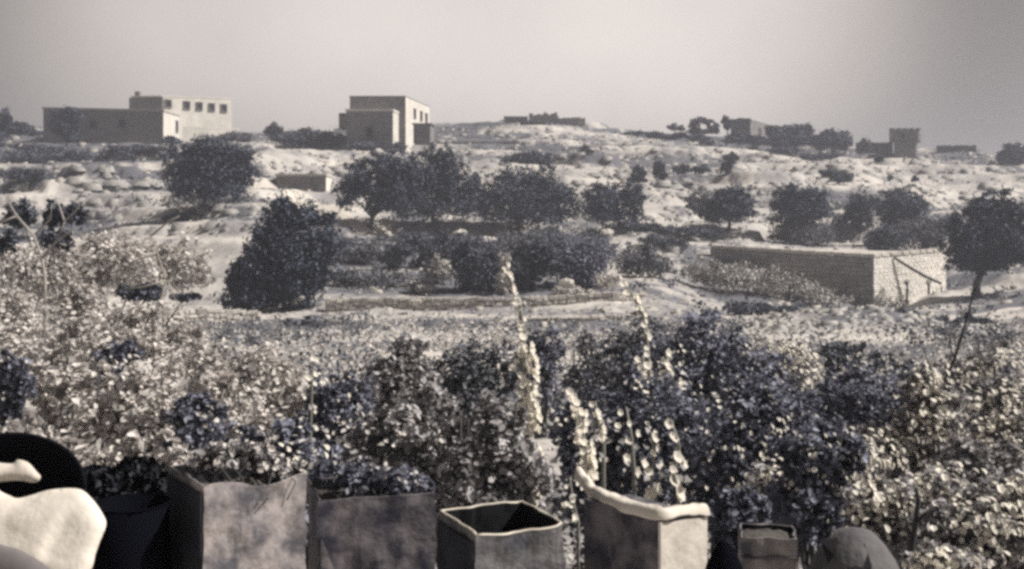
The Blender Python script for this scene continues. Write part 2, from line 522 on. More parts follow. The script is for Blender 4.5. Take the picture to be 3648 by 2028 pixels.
def lobe_points(lobes, d, n, depth=0.9, clump=0.16, per=26, shell=0.45, jd=0.0):
    """leaf positions gathered in clumps inside ellipsoid lobes given as photo pixels (u, v, ru, rv[, dd])"""
    s = d / F
    ext = []
    for l in lobes:
        for q in range(6):
            th = RNG.uniform(-.5, math.pi + .5); k = RNG.uniform(.22, .42); r = RNG.uniform(.75, 1.02)
            ext.append((l[0] + l[2] * r * math.cos(th), l[1] - l[3] * r * math.sin(th), l[2] * k, l[3] * k * 1.2) + tuple(l[4:]))
    lobes = list(lobes) + ext
    vol = np.array([l[2] * l[3] * max(l[2], l[3]) ** 0.6 for l in lobes], float)
    vol /= vol.sum()
    POS, NRM = [], []
    for l, w in zip(lobes, vol):
        k = max(8, int(n * w))
        nc = max(9, k // per)
        dd = d + (l[4] if len(l) > 4 else RNG.uniform(-jd, jd))
        c = np.array(P(l[0], l[1], dd))
        rad = np.array([l[2] * s, l[2] * s * depth, l[3] * s])
        q = RNG.normal(size=(nc, 3)); q /= np.linalg.norm(q, axis=1, keepdims=True)
        rr = RNG.uniform(0.05, 1.0, nc) ** shell
        lump = 1 + 0.36 * np.sin(q[:, 0] * 5 + c[0] * 3) * np.cos(q[:, 2] * 6 + c[2]) + RNG.normal(0, 0.10, nc)
        cc = q * (rr * lump)[:, None] * 0.93
        idx = RNG.integers(0, nc, k)
        off = RNG.normal(size=(k, 3)) * clump
        p = cc[idx] + off
        POS.append(c + p * rad)
        nn = cc[idx] * 0.6 + RNG.normal(size=(k, 3)) * 0.55 + np.array([0, 0, 0.35])
        NRM.append(nn)
    return np.concatenate(POS), np.concatenate(NRM)


def grow_limbs(mb, base, lobes, d, r0, fork=0.45):
    """a tapered trunk that forks into a limb for every lobe"""
    base = Vector(base)
    tops = [P(l[0], l[1], d + (l[4] if len(l) > 4 else 0)) for l in lobes]
    mean = sum(tops, Vector((0, 0, 0))) / len(tops)
    hub = base.lerp(mean, fork)
    hub.x += RNG.uniform(-0.05, 0.05) * (mean - base).length
    mid = base.lerp(hub, 0.5) + Vector((RNG.uniform(-1, 1), RNG.uniform(-1, 1), 0)) * r0 * 0.6
    mb.tube([base - Vector((0, 0, r0 * 2)), base + Vector((0, 0, r0 * 0.3)), mid, hub], [r0 * 1.6, r0 * 1.25, r0 * 0.95, r0 * 0.85], 8)
    for t in tops:
        m1 = hub.lerp(t, 0.5) + Vector((RNG.uniform(-1, 1), RNG.uniform(-1, 1), RNG.uniform(0, 1))) * r0 * 0.8
        mb.tube([hub - (hub - mid) * 0.1, m1, t], [r0 * 0.62, r0 * 0.42, r0 * 0.16], 6)


def tree(name, label, cat, base_uv, lobes, n, leaf=0.15, m='leaf_dark', r0=0.16, group=None, d=None, part='crown',
         six=False, fork=0.45, bark='bark', clump=0.16, shell=0.5, trunk='trunk', per=44, dz=0.0, grow=1.35):
    lobes = [(l[0], l[1], l[2] * 1.12, l[3] * 1.10) + tuple(l[4:]) for l in lobes]
    n = int(n * 1.7)
    d = d or hit(*base_uv)
    bx = d * (base_uv[0] - CX) / F
    base = Vector((bx, d, ground(bx, d) + dz))
    root = thing(name, label, cat, base, group)
    mb = MB(); grow_limbs(mb, base, lobes, d, r0, fork)
    mb.build(trunk, bark, root, smooth=True)
    pos, nr = lobe_points(lobes, d, n, clump=clump, shell=shell, per=per, jd=0.02 * d * 0.3)
    V, Fq = leaf_cloud(pos, nr, leaf * RNG.uniform(0.6, 1.3, len(pos)) * grow, six=six)
    np_mesh(part, V, Fq, m, root, kind='stuff')
    return root, d


# ================================================================== the ground
us = np.concatenate([[-30000, -18000, -11000, -7000, -4500, -3000, -2000, -1300, -900, -600, -400, -250, -150],
                     np.arange(-80, 3730, 8.0),
                     [3800, 3900, 4050, 4250, 4500, 4900, 5600, 6600, 8000, 11000, 15000, 22000, 33000]])
ds = np.concatenate([np.exp(np.linspace(math.log(1.6), math.log(40), 70)), np.linspace(40.5, 200, 400), np.exp(np.linspace(math.log(203), math.log(3000), 40))])
UU, DD = np.meshgrid(us, ds)
XX = DD * (UU - CX) / F
ZZ = terrain(XX.ravel(), DD.ravel()).reshape(XX.shape)
back_y = [-3000.0, -300.0, -40.0, -6.0]
bX = [XX[0] * k for k in (400, 60, 10, 2.5)]
XXa = np.concatenate([np.array(bX), XX]); YYa = np.concatenate([np.array([np.full(len(us), y) for y in back_y]), DD])
ZZa = np.concatenate([np.full((4, len(us)), -2.3), ZZ])
nr_, nc_ = XXa.shape
V = np.stack([XXa.ravel(), YYa.ravel(), ZZa.ravel()], 1)
ii = np.arange(nr_ * nc_).reshape(nr_, nc_)
Fq = np.stack([ii[:-1, :-1].ravel(), ii[:-1, 1:].ravel(), ii[1:, 1:].ravel(), ii[1:, :-1].ravel()], 1)
g = np_mesh('ground', V, Fq, 'soil', None, 'structure', smooth=True)
# how much scrub and dry weed covers the soil: patches of its own, plus clearings and thickets seen in the photo
x_, y_ = V[:, 0], V[:, 1]
cov = 0.50 + 1.0 * fbm(x_ / 9.0, y_ / 6.0, 4, 21) + 0.95 * fbm(x_ / 34.0, y_ / 5.0, 3, 33)
SPOTS = [(1080, 575, 170, 45, -.5), (1000, 690, 150, 40, -.6), (1180, 770, 160, 30, -.6), (1650, 620, 130, 50, -.55), (1850, 590, 90, 30, -.4),
         (2100, 640, 170, 50, -.5), (2400, 800, 180, 40, -.45), (2700, 800, 90, 60, -.5), (3060, 850, 70, 25, -.5), (3200, 620, 260, 40, -.55),
         (3400, 680, 260, 50, -.5), (2800, 590, 170, 45, -.4), (2900, 640, 180, 40, -.5), (330, 690, 190, 70, -.55), (450, 780, 150, 50, -.4), (650, 740, 70, 40, -.4),
         (3150, 1200, 170, 35, -.5), (2800, 1160, 130, 40, -.5), (1500, 1180, 400, 30, -.4), (900, 1220, 200, 40, -.35), (3330, 1100, 130, 40, -.45),
         (1900, 480, 260, 25, -.25), (1350, 540, 60, 25, -.4), (880, 440, 200, 20, -.4), (3550, 1100, 150, 40, -.3), (700, 870, 180, 70, -.35),
         (2250, 900, 150, 70, -.3),
         (250, 545, 250, 35, .45), (480, 600, 140, 40, .35), (1100, 490, 260, 25, .3), (1500, 480, 200, 20, .2), (2500, 470, 180, 25, .35), (2300, 580, 200, 40, .2),
         (2500, 560, 200, 50, .15), (1650, 980, 500, 60, .35), (1300, 900, 250, 50, .35), (2600, 1000, 250, 60, .1), (2850, 1010, 250, 30, -.2), (2000, 540, 200, 20, .25)]
far_mask = y_ > 20
uv_u = CX + F * x_ / np.maximum(y_, 1); uv_v = HY - F * V[:, 2] / np.maximum(y_, 1)
for (u, v, ru, rv, a) in SPOTS:
    cov += np.where(far_mask, a * np.exp(-((uv_u - u) / ru) ** 2 - ((uv_v - v) / rv) ** 2), 0)
cov = np.where(y_ < 22, np.maximum(cov, 0.45 + 1.1 * fbm(x_ / 1.4, y_ / 1.8, 4, 51)), cov)
at = g.data.attributes.new('cover', 'FLOAT', 'POINT')
at.data.foreach_set('value', np.clip(cov, 0, 1).astype(np.float32))

# the flat terrace the camera stands on
t = MB(); t.box((0, -1.2, -1.72), (14, 6.4, 0.2)); o = t.build('terrace', 'roof'); o['kind'] = 'structure'

# pale beaten track below the small flat-roofed house
trk = [(860, 650), (940, 672), (1030, 690), (1110, 735), (1190, 775), (1290, 795), (1400, 800)]
pts = []
for (u, v) in trk:
    d = hit(u, v); pts.append((d * (u - CX) / F, d))
cv, cf = [], []
L = 40
for i in range(L + 1):
    q = i / L * (len(pts) - 1); k = min(int(q), len(pts) - 2); f = q - k
    x = pts[k][0] * (1 - f) + pts[k + 1][0] * f; y = pts[k][1] * (1 - f) + pts[k + 1][1] * f
    for j in range(7):
        yy = y + (j - 3) * 0.75 + 0.3 * math.sin(i * 0.7)
        cv.append((x, yy, ground(x, yy) + 0.06))
for i in range(L):
    for j in range(6):
        a = i * 7 + j
        cf.append((a, a + 7, a + 8, a + 1))
mb = MB(); mb.v = cv; mb.f = cf
M['track'] = mat('beaten_earth', (0.60, 0.56, 0.50), 0.95, col2=(0.46, 0.43, 0.40), scale=0.9)
o = mb.build('path', 'track', smooth=True); o['kind'] = 'structure'

# ================================================================== stone pieces
def stone_meshes(m, n=6, rough=0.05):
    out = []
    for k in range(n):
        mb = MB()
        j = lambda a: a + RNG.uniform(-rough, rough)
        c = 0.10
        back = [(j(-.5), .5, j(-.5)), (j(.5), .5, j(-.5)), (j(.5), .5, j(.5)), (j(-.5), .5, j(.5))]
        mid = [(j(-.5), -.32, j(-.5)), (j(.5), -.32, j(-.5)), (j(.5), -.32, j(.5)), (j(-.5), -.32, j(.5))]
        fr = [(j(-.5 + c), j(-.5), j(-.5 + c)), (j(.5 - c), j(-.5), j(-.5 + c)), (j(.5 - c), j(-.5), j(.5 - c)), (j(-.5 + c), j(-.5), j(.5 - c))]
        mb.v = back + mid + fr
        mb.f = [(8, 9, 10, 11)]
        for a in range(4):
            b = (a + 1) % 4
            mb.f += [(4 + a, 4 + b, 8 + b, 8 + a), (a, b, 4 + b, 4 + a)]
        me = bpy.data.meshes.new('stone')
        me.from_pydata(mb.v, [], mb.f); me.materials.append(M[m]); me.update()
        out.append(me)
    return out


STONE = stone_meshes('stone')
STONE_SHADE = stone_meshes('stone_shaded', 8, .09)
STONE_LIT = stone_meshes('stone_sunlit')
RUBBLE = stone_meshes('rock', 8, 0.13)


def lay_stones(parent, a, b, zlo, zhi, course, length, meshes, depth=0.22, proud=0.05, skip=None, name='stone', limit=300, jit=0.0):
    """courses of single stones on the wall face running from a to b (seen from outside, left to right)"""
    a, b = Vector((a[0], a[1], 0)), Vector((b[0], b[1], 0))
    t = (b - a); Lw = t.length; t.normalize()
    nrm = Vector((t.y, -t.x, 0))
    rz = math.atan2(t.y, t.x)
    count = 0
    nz = None
    z0a, z0b = zlo if isinstance(zlo, tuple) else (zlo, zlo)
    z1a, z1b = zhi if isinstance(zhi, tuple) else (zhi, zhi)
    nco = max(1, round(((z1a - z0a) + (z1b - z0b)) / 2 / course))
    for r in range(nco):
        x = -RNG.uniform(0, length * 0.5)
        while x < Lw - 0.05:
            w = length * RNG.uniform(0.65, 1.4)
            x0, x1 = max(x, 0), min(x + w, Lw)
            x += w
            if x1 - x0 < length * 0.2:
                continue
            f = (x0 + x1) / 2 / Lw
            zl = z0a + (z0b - z0a) * f; zh = z1a + (z1b - z1a) * f
            h = (zh - zl) / nco
            zc = zl + (r + 0.5) * h + RNG.uniform(-jit, jit) * h
            if skip and skip((x0 + x1) / 2, zc):
                continue
            if count >= limit:
                return count
            p = a + t * (x0 + x1) / 2 - nrm * (depth / 2 - proud - RNG.uniform(-0.012, 0.012))
            piece(name, meshes[RNG.integers(len(meshes))], parent, (p.x, p.y, zc),
                  (RNG.uniform(-jit, jit) * 0.4, RNG.uniform(-jit, jit) * 0.5, rz),
                  ((x1 - x0) * 0.955, depth, h * RNG.uniform(0.90, 0.97)))
            count += 1
    return count


def window(parent, a, b, f, zc, w, h, recess=True):
    """a dark opening with a stone lintel and sill on the wall from a to b"""
    a, b = Vector((a[0], a[1], 0)), Vector((b[0], b[1], 0))
    t = (b - a); Lw = t.length; t.normalize(); nrm = Vector((t.y, -t.x, 0)); rz = math.atan2(t.y, t.x)
    c = a + t * Lw * f
    mb = MB()
    k = w * 0.14
    q = c + nrm * 0.07
    for sx in (-1, 1):
        p = q + t * sx * (w / 2 + k / 2); mb.box((p.x, p.y, zc), (k, 0.16, h), rz)
    mb.box((q.x, q.y, zc + h / 2 + k / 2), (w + 2 * k, 0.16, k), rz)
    mb.box((q.x, q.y, zc - h / 2 - k / 2), (w + 2.6 * k, 0.22, k), rz)
    fo = mb.build('window', 'stone_far', parent)
    mb = MB(); p = c + nrm * 0.06
    mb.box((p.x, p.y, zc), (w, 0.06, h), rz)
    mb.build('pane', 'dark_void', fo)


def ring(poly, k):
    """poly grown outwards by k about its middle"""
    cx = sum(p[0] for p in poly) / len(poly); cy = sum(p[1] for p in poly) / len(poly)
    out = []
    for p in poly:
        dx, dy = p[0] - cx, p[1] - cy; L_ = math.hypot(dx, dy)
        out.append((p[0] + dx / L_ * k, p[1] + dy / L_ * k))
    return out


def gable(parent, a, b, z0, z1, m='plaster_and_lit_side', name='side_wall'):  # panel that paints sunlight onto a sunlit side wall in paler colour
    a, b = Vector((a[0], a[1], 0)), Vector((b[0], b[1], 0))
    t = (b - a).normalized(); n_ = Vector((t.y, -t.x, 0)) * .05
    mb = MB(); i = t * .02
    p, q = a + i, b - i
    mb.hexa([(p + n_) + Vector((0, 0, z0)), (q + n_) + Vector((0, 0, z0)), q - n_ + Vector((0, 0, z0)), p - n_ + Vector((0, 0, z0)),
             (p + n_) + Vector((0, 0, z1)), (q + n_) + Vector((0, 0, z1)), q - n_ + Vector((0, 0, z1)), p - n_ + Vector((0, 0, z1))])
    return mb.build(name, m, parent)


def xy(u, d):
    return (d * (u - CX) / F, d)


def zz(v, d):
    return (HY - v) * d / F


# ================================================================== the stone house on the right
A, B, C_ = xy(2530, 82), xy(3110, 72), xy(3368, 78)
D_ = (A[0] + C_[0] - B[0], A[1] + C_[1] - B[1])
zt = [zz(886, 82), zz(921, 72), zz(898, 78), -2.15]
zb = -6.2
ZW = [z - 0.14 for z in zt]
house = thing('stone_house', 'long low stone house with flat pale roof and sunlit gable at the right', 'house', (B[0], B[1], zb))
mb = MB(); mb.prism([A, B, C_, D_], zb, ZW)
_pl = [Vector((q[0], q[1], 0)) for q in (A, B, C_, D_)]; _cc = sum(_pl, Vector()) / 4
_in = [q + (_cc - q).normalized() * 0.45 for q in _pl]
for k in range(4):
    j = (k + 1) % 4
    mb.hexa([(_pl[k].x, _pl[k].y, ZW[k] + .001), (_pl[j].x, _pl[j].y, ZW[j] + .001), (_in[j].x, _in[j].y, ZW[j] + .001), (_in[k].x, _in[k].y, ZW[k] + .001),
             (_pl[k].x, _pl[k].y, zt[k]), (_pl[j].x, _pl[j].y, zt[j]), (_in[j].x, _in[j].y, zt[j]), (_in[k].x, _in[k].y, zt[k])])
mb.build('wall', 'stone_shaded', house)
lay_stones(house, A, B, (zb + 1.2, zb + 0.4), (zt[0] - 0.02, zt[1] - 0.02), 0.27, 0.66, STONE_SHADE, limit=296, jit=.14)
Lr = math.hypot(C_[0] - B[0], C_[1] - B[1])
gable(house, B, C_, zb, min(zt[1], zt[2]) - .02, 'stone_sunlit')
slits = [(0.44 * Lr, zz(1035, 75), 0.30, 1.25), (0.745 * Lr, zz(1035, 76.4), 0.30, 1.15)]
lay_stones(house, B, C_, (zb + 0.3, zb + 0.3), (zt[1] - 0.02, zt[2] - 0.02), 0.26, 0.50, STONE_LIT, limit=296, jit=.10, proud=.075,
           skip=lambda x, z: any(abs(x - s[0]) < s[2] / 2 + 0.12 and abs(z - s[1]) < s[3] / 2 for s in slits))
for s in slits:
    t_ = Vector((C_[0] - B[0], C_[1] - B[1], 0)).normalized()
    p = Vector((B[0], B[1], 0)) + t_ * s[0]
    nr = Vector((t_.y, -t_.x, 0)); rz = math.atan2(t_.y, t_.x)
    mb = MB(); q = p + nr * 0.045
    mb.box((q.x, q.y, s[1]), (s[2], 0.04, s[3]), rz); wo = mb.build('window', 'dark_void', house)
    mb = MB(); q = p + nr * 0.08
    mb.box((q.x, q.y, s[1] + s[3] / 2 + 0.09), (s[2] + 0.3, 0.16, 0.16), rz)
    mb.box((q.x, q.y, s[1] - s[3] / 2 - 0.08), (s[2] + 0.3, 0.20, 0.12), rz)
    mb.build('sill', 'stone', wo)
# flat roof with a coping of long pale stones
mb = MB(); mb.prism([A, B, C_, D_], [z - 0.10 for z in zt], [z + 0.02 for z in zt]); mb.build('roof', 'roof', house)
COPE = stone_meshes('coping', 4, 0.03)
for (p, q, z0, z1) in ((A, B, zt[0], zt[1]), (B, C_, zt[1], zt[2])):
    lay_stones(house, p, q, (z0 + 0.03, z1 + 0.03), (z0 + 0.30, z1 + 0.30), 0.27, 1.1, COPE, depth=0.42, proud=0.08, name='coping_stone')
# iron spout post at the right end
mb = MB()
p0 = Vector((B[0], B[1], 0)).lerp(Vector((C_[0], C_[1], 0)), 0.90) + Vector((0.1, -0.25, 0))
mb.tube([(p0.x, p0.y, zz(1110, 77)), (p0.x, p0.y, zz(1020, 77))], 0.05, 6)
mb.build('drain_pipe', 'wood', house)
# leaning pole
mb = MB()
e0, e1, e2 = P(3186, 918, 73.4), P(3290, 982, 74.2), P(3352, 1010, 75.0)
mb.tube([e0, e0.lerp(e1, .5) + Vector((0, 0, -.03)), e1, e2], [0.08, 0.10, 0.10, 0.09], 7)
o = mb.build('timber_beam', 'wood'); tag(o, 'long dark timber beam sloping across the sunlit gable of the stone house', 'beam')

# ================================================================== small flat-roofed house in the middle distance
d0 = 104.0
A, B, C_ = xy(985, 103.5), xy(1160, 104), xy(1200, 111)
D_ = (A[0] + C_[0] - B[0], A[1] + C_[1] - B[1])
hs = thing('small_house', 'small flat-roofed stone house with shadowed front below the pale field', 'house', (B[0], B[1], 1.0))
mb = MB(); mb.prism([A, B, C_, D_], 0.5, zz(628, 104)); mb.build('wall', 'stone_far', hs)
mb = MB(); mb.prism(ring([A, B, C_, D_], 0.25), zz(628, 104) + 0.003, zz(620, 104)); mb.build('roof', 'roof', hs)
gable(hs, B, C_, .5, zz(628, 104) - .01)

# ================================================================== tall two-storey house on the ridge
th = thing('tall_house', 'tall two-storey stone house with set-back upper floor standing alone on the ridge', 'house', (-16, 140, 9.6))
A, B, C_, D_ = (-20.8, 138), (-15.0, 138), (-14.2, 146), (-20.6, 146)
z1 = zz(397, 138)
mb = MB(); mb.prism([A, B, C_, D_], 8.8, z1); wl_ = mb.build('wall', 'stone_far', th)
mb = MB(); mb.prism(ring([A, B, C_, D_], 0.22), z1 + 0.003, z1 + 0.28); mb.build('roof', 'plaster_and_lit_side', th)
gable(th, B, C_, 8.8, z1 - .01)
window(th, A, B, 0.50, zz(472, 138), 0.75, 1.2)
window(th, B, C_, 0.62, zz(430, 141), 0.6, 1.0)
A2, B2, C2, D2 = (-20.9, 141.5), (-13.75, 141.5), (-11.6, 154), (-19, 154)
z2 = zz(346, 141.5)
mb = MB(); mb.prism([A2, B2, C2, D2], 8.8, z2); mb.build('upper_floor', 'stone_far', th)
mb = MB(); mb.prism(ring([A2, B2, C2, D2], 0.10), z2 + 0.003, z2 + 0.14); mb.build('roof', 'stone_far', th)
gable(th, B2, C2, 8.8, z2 - .01)
for f in (0.35, 0.62, 0.84):
    window(th, B2, C2, f, zz(405, 146), 0.9, 1.1)
mb = MB(); mb.box((-21.4, 141, zz(430, 140)), (1.3, 2.4, 1.9)); mb.build('annex', 'stone_far', th)
sh = thing('stone_shed', 'low stone shed just right of the tall house on the ridge', 'shed', (-11.3, 139, 10.6))
mb = MB(); mb.prism([(-12.4, 138), (-10.3, 138), (-10.0, 141), (-12.3, 141)], 10.2, zz(443, 138)); mb.build('wall', 'stone_far', sh)
mb = MB(); mb.prism([(-12.6, 137.8), (-10.1, 137.8), (-9.8, 141.2), (-12.5, 141.2)], zz(443, 138) + .003, zz(440, 138) + .02); mb.build('roof', 'stone_far', sh)

# ================================================================== long house at the left of the ridge
lh = thing('long_house', 'long low stone farmhouse with dark front at the left end of the ridge', 'house', (-50, 157, 11))
A, B, C_, D_ = (-66.8, 156.5), (-49.9, 157), (-49.6, 168), (-66.5, 168)
z1 = zz(397, 157)
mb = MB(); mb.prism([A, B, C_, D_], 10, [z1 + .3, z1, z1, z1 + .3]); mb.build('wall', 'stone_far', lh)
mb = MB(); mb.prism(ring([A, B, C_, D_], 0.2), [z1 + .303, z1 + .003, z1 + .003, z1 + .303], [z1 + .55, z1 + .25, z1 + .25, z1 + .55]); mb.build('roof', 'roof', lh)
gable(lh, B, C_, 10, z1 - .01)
window(lh, A, B, 0.66, zz(442, 157), 1.0, 1.1)
window(lh, A, B, 0.42, zz(446, 157), 1.0, 1.1)
window(lh, A, B, 0.18, zz(440, 157), 1.0, 1.1)
window(lh, B, C_, 0.52, zz(450, 162), 0.8, 1.6)
mb = MB()
for (u0, u1, v0) in ((158, 190, 384), (205, 225, 389), (262, 285, 384)):
    a, b = xy(u0, 158), xy(u1, 158)
    mb.box(((a[0] + b[0]) / 2, 158.5, zz((v0 + 398) / 2, 158)), (b[0] - a[0], 0.8, (398 - v0) * 158 / F))
mb.build('broken_parapet', 'stone_far', lh)
uh = thing('terraced_house', 'pale upper house with a row of small windows behind the long farmhouse', 'house', (-51.5, 162, 13))
A, B, C_, D_ = (-56.3, 162.6), (-51.6, 162), (-43.4, 170), (-48.2, 172)
z2a, z2b = zz(346, 162), zz(354, 170)
mb = MB(); mb.prism([A, B, C_, D_], 11, [z2a, z2a, z2b, z2b]); mb.build('wall', 'plaster_and_lit_side', uh)
mb = MB(); mb.prism(ring([A, B, C_, D_], 0.15), [z2a + .003, z2a + .003, z2b + .003, z2b + .003], [z2a + .2, z2a + .2, z2b + .2, z2b + .2]); mb.build('roof', 'plaster_and_lit_side', uh)
for f in (0.08, 0.34, 0.52, 0.70, 0.88):
    window(uh, B, C_, f, zz(378, 166), 0.85, 1.0)
mb = MB(); mb.box((-51.9 - 3.6, 162.9, z2a + 0.45), (0.7, 0.7, 0.9)); mb.build('chimney', 'stone_far', uh)
mb = MB(); mb.prism([(-56.6, 162.3), (-51.5, 161.7), (-51.4, 161.9), (-56.4, 162.55)], 16.6, z2a - 0.1); mb.build('shaded_front', 'stone_dark', uh)  # dark facing that paints the shade on the pale house's front
# low sunlit yard wall in front of the terraced house
yw = MB(); a, b = xy(650, 158), xy(850, 163)
yw.prism([a, b, (b[0] - .1, b[1] + .6), (a[0] - .1, a[1] + .6)], 11, [zz(452, 158), zz(458, 163), zz(458, 163), zz(452, 158)])
o = yw.build('yard_wall', 'plaster_and_lit_side'); tag(o, 'low pale yard wall in front of the house with small windows', 'wall')

# ================================================================== ruins and houses on the right of the ridge
def ragged_wall(mb, u0, u1, vtop, vbot, d, dep=1.2, step=14, amp=10):
    u = u0
    while u < u1:
        w = step * RNG.uniform(0.6, 1.4)
        a, b = xy(u, d), xy(min(u + w, u1), d)
        mb.box(((a[0] + b[0]) / 2, d + dep / 2 + RNG.uniform(-.2, .2), (zz(vtop + RNG.uniform(0, amp), d) + zz(vbot, d)) / 2),
               (b[0] - a[0], dep, max(0.3, zz(vtop + RNG.uniform(0, amp), d) - zz(vbot, d))))
        u += w


ru = thing('hilltop_ruin', 'ruined stone walls heaped on the pale hilltop in the middle of the skyline', 'ruin', (0.5, 180, zz(440, 180)))
mb = MB(); ragged_wall(mb, 1885, 1990, 396, 440, 182, 1.5, 11, 26); mb.build('main_wall', 'stone_core', ru)
mb = MB(); ragged_wall(mb, 1990, 2085, 416, 445, 181, 1.5, 16, 8); mb.build('side_wall', 'stone_core', ru)
mb = MB(); ragged_wall(mb, 1795, 1880, 413, 436, 179, 1.0, 18, 4); mb.build('low_wall', 'stone_dark', ru)

rh = thing('ridge_house', 'dark half-ruined square house with a broken top between trees right of the hilltop ruin', 'house', (37, 172, zz(505, 172)))
A, B, C_, D_ = xy(2603, 172), xy(2672, 172), xy(2738, 181), xy(2668, 183)
mb = MB(); mb.prism([A, B, C_, D_], zz(525, 172), zz(430, 172)); mb.build('wall', 'stone_dark', rh)
mb = MB(); mb.prism(ring([A, B, C_, D_], .15), zz(430, 172) + .003, zz(426, 172)); mb.build('roof', 'stone_dark', rh)
gable(rh, B, C_, zz(525, 172), zz(430, 172) - .01, 'stone_far')
mb = MB(); ragged_wall(mb, 2600, 2676, 418, 432, 172.3, .8, 15, 12); mb.build('broken_parapet', 'stone_dark', rh)
window(rh, B, C_, 0.5, zz(470, 176), 0.9, 1.2)

tw = thing('stone_watchtower', 'square stone watchtower with wider top standing on the right skyline', 'tower', (*xy(3225, 160), zz(560, 160)))
A, B, C_, D_ = xy(3184, 160), xy(3262, 160), xy(3268, 164), xy(3186, 164)
mb = MB(); mb.prism([A, B, C_, D_], zz(585, 160), zz(500, 160)); mb.build('wall', 'stone_dark', tw)
A, B, C_, D_ = xy(3168, 159.5), xy(3272, 159.5), xy(3282, 164.5), xy(3170, 164.5)
mb = MB(); mb.prism([A, B, C_, D_], zz(500, 160) + .003, [zz(463, 160), zz(466, 160), zz(466, 160), zz(463, 160)]); mb.build('upper_floor', 'stone_dark', tw)
window(tw, A, B, 0.45, zz(484, 160), 0.5, 0.7)
mb = MB()
for k in range(5):
    a = xy(3172 + k * 23, 160); mb.box((a[0] + .3, 160.2, zz(461, 160)), (0.55, 0.7, 0.3))
mb.build('parapet', 'stone_dark', tw)
fw = MB(); ragged_wall(fw, 3055, 3180, 505, 545, 166, 0.8, 20, 5)
o = fw.build('field_wall', 'stone_dark'); tag(o, 'low grey field wall on the skyline left of the stone watchtower', 'wall')
fw = MB(); ragged_wall(fw, 3342, 3478, 513, 545, 172, 0.8, 20, 8)
o = fw.build('field_wall', 'stone_dark'); tag(o, 'dark low broken wall on the skyline right of the stone watchtower', 'wall')
fw = MB(); ragged_wall(fw, 1480, 1850, 502, 530, 150, 0.8, 20, 6)
fw.v = [(x, y, z - 0.0) for x, y, z in fw.v]
o = fw.build('field_wall', 'stone_core'); tag(o, 'long dark terrace wall running right from the tall house', 'wall')

# ================================================================== dry-stone retaining walls
def dry_wall(label, path, h, course=0.22, length=0.34, th=0.5, seed=0, limit=295):
    """path: list of photo pixels of the wall's foot"""
    pp = []
    for (u, v, d) in path:
        x, y = xy(u, d); pp.append(Vector((x, y, zz(v, d))))
    c = pp[len(pp) // 2]
    root = thing('retaining_wall', label, 'wall', c)
    mb = MB()
    used = 0
    tot = sum((pp[i + 1] - pp[i]).length for i in range(len(pp) - 1))
    for i in range(len(pp) - 1):
        a, b = pp[i], pp[i + 1]
        t = (b - a); t.z = 0; t.normalize(); nb = Vector((-t.y, t.x, 0)) * th
        lo = 0.5
        mb.hexa([a - Vector((0, 0, lo)), b - Vector((0, 0, lo)), b + nb - Vector((0, 0, lo)), a + nb - Vector((0, 0, lo)),
                 a + Vector((0, 0, h - .05)), b + Vector((0, 0, h - .05)), b + nb + Vector((0, 0, h - .05)), a + nb + Vector((0, 0, h - .05))])
        lim = int(limit * (b - a).length / tot)
        used += lay_stones(root, (a.x, a.y), (b.x, b.y), (a.z - .1, b.z - .1), (a.z + h, b.z + h), course, length, RUBBLE, 0.3, 0.08, jit=0.22, limit=lim)
    mb.build('core', 'stone_core', root)
    return root


dry_wall('dry-stone terrace wall below the tall dark bush left of centre', [(1160, 1126, 55), (1400, 1122, 55.5), (1600, 1122, 55.5), (1835, 1122, 56)], 0.86, 0.2, 0.42)
dry_wall('dry-stone terrace wall below the dark thicket in the middle', [(1868, 1128, 56), (2020, 1120, 56.5), (2180, 1112, 57), (2300, 1108, 58)], 1.0, 0.22, 0.36)
dry_wall('low kerb of pale stones at the foot of the middle terrace', [(1880, 1160, 51), (2050, 1155, 51), (2200, 1150, 51.5), (2320, 1150, 52)], 0.35, 0.17, 0.36)
dry_wall('curved shadowed stone wall under the pale bank at right', [(2862, 1262, 40), (2920, 1240, 42), (2985, 1205, 45), (3080, 1180, 47), (3190, 1172, 48)], 0.55, 0.18, 0.30)
dry_wall('low stone wall at far left below the pale slope', [(560, 1150, 46), (760, 1140, 48), (930, 1150, 50)], 0.5, 0.18, 0.36)

# ================================================================== trees on the middle slope
OG = 'olive trees on the middle slope'
tree('olive_tree', 'broad olive tree on the left with a short trunk over its own shadow', 'tree', (705, 778),
     [(750, 600, 130, 95), (680, 620, 90, 85), (835, 610, 70, 85), (740, 690, 105, 62), (645, 600, 50, 62), (760, 540, 80, 42), (860, 660, 40, 40)], 9000, 0.19, r0=0.22, group=OG)
tree('olive_tree', 'olive tree with a forked trunk beside the small flat-roofed house', 'tree', (1318, 818),
     [(1290, 660, 80, 66), (1385, 625, 80, 66), (1430, 690, 75, 72), (1250, 700, 48, 50), (1370, 720, 60, 45)], 7000, 0.19, r0=0.2, group=OG, fork=0.30)
tree('olive_tree', 'tall olive tree right of the forked one with a ragged top', 'tree', (1552, 832),
     [(1500, 640, 105, 88), (1590, 620, 62, 78), (1640, 710, 80, 76), (1530, 720, 105, 58), (1580, 575, 36, 42), (1420, 580, 55, 42)], 8500, 0.19, r0=0.2, group=OG)
tree('olive_tree', 'biggest round olive tree at the centre of the row', 'tree', (1838, 842),
     [(1850, 690, 128, 82), (1750, 712, 88, 84), (1940, 680, 90, 70), (1960, 742, 95, 56), (2005, 720, 66, 55), (1870, 755, 140, 46), (1850, 640, 70, 40)], 9500, 0.19, r0=0.24, group=OG)
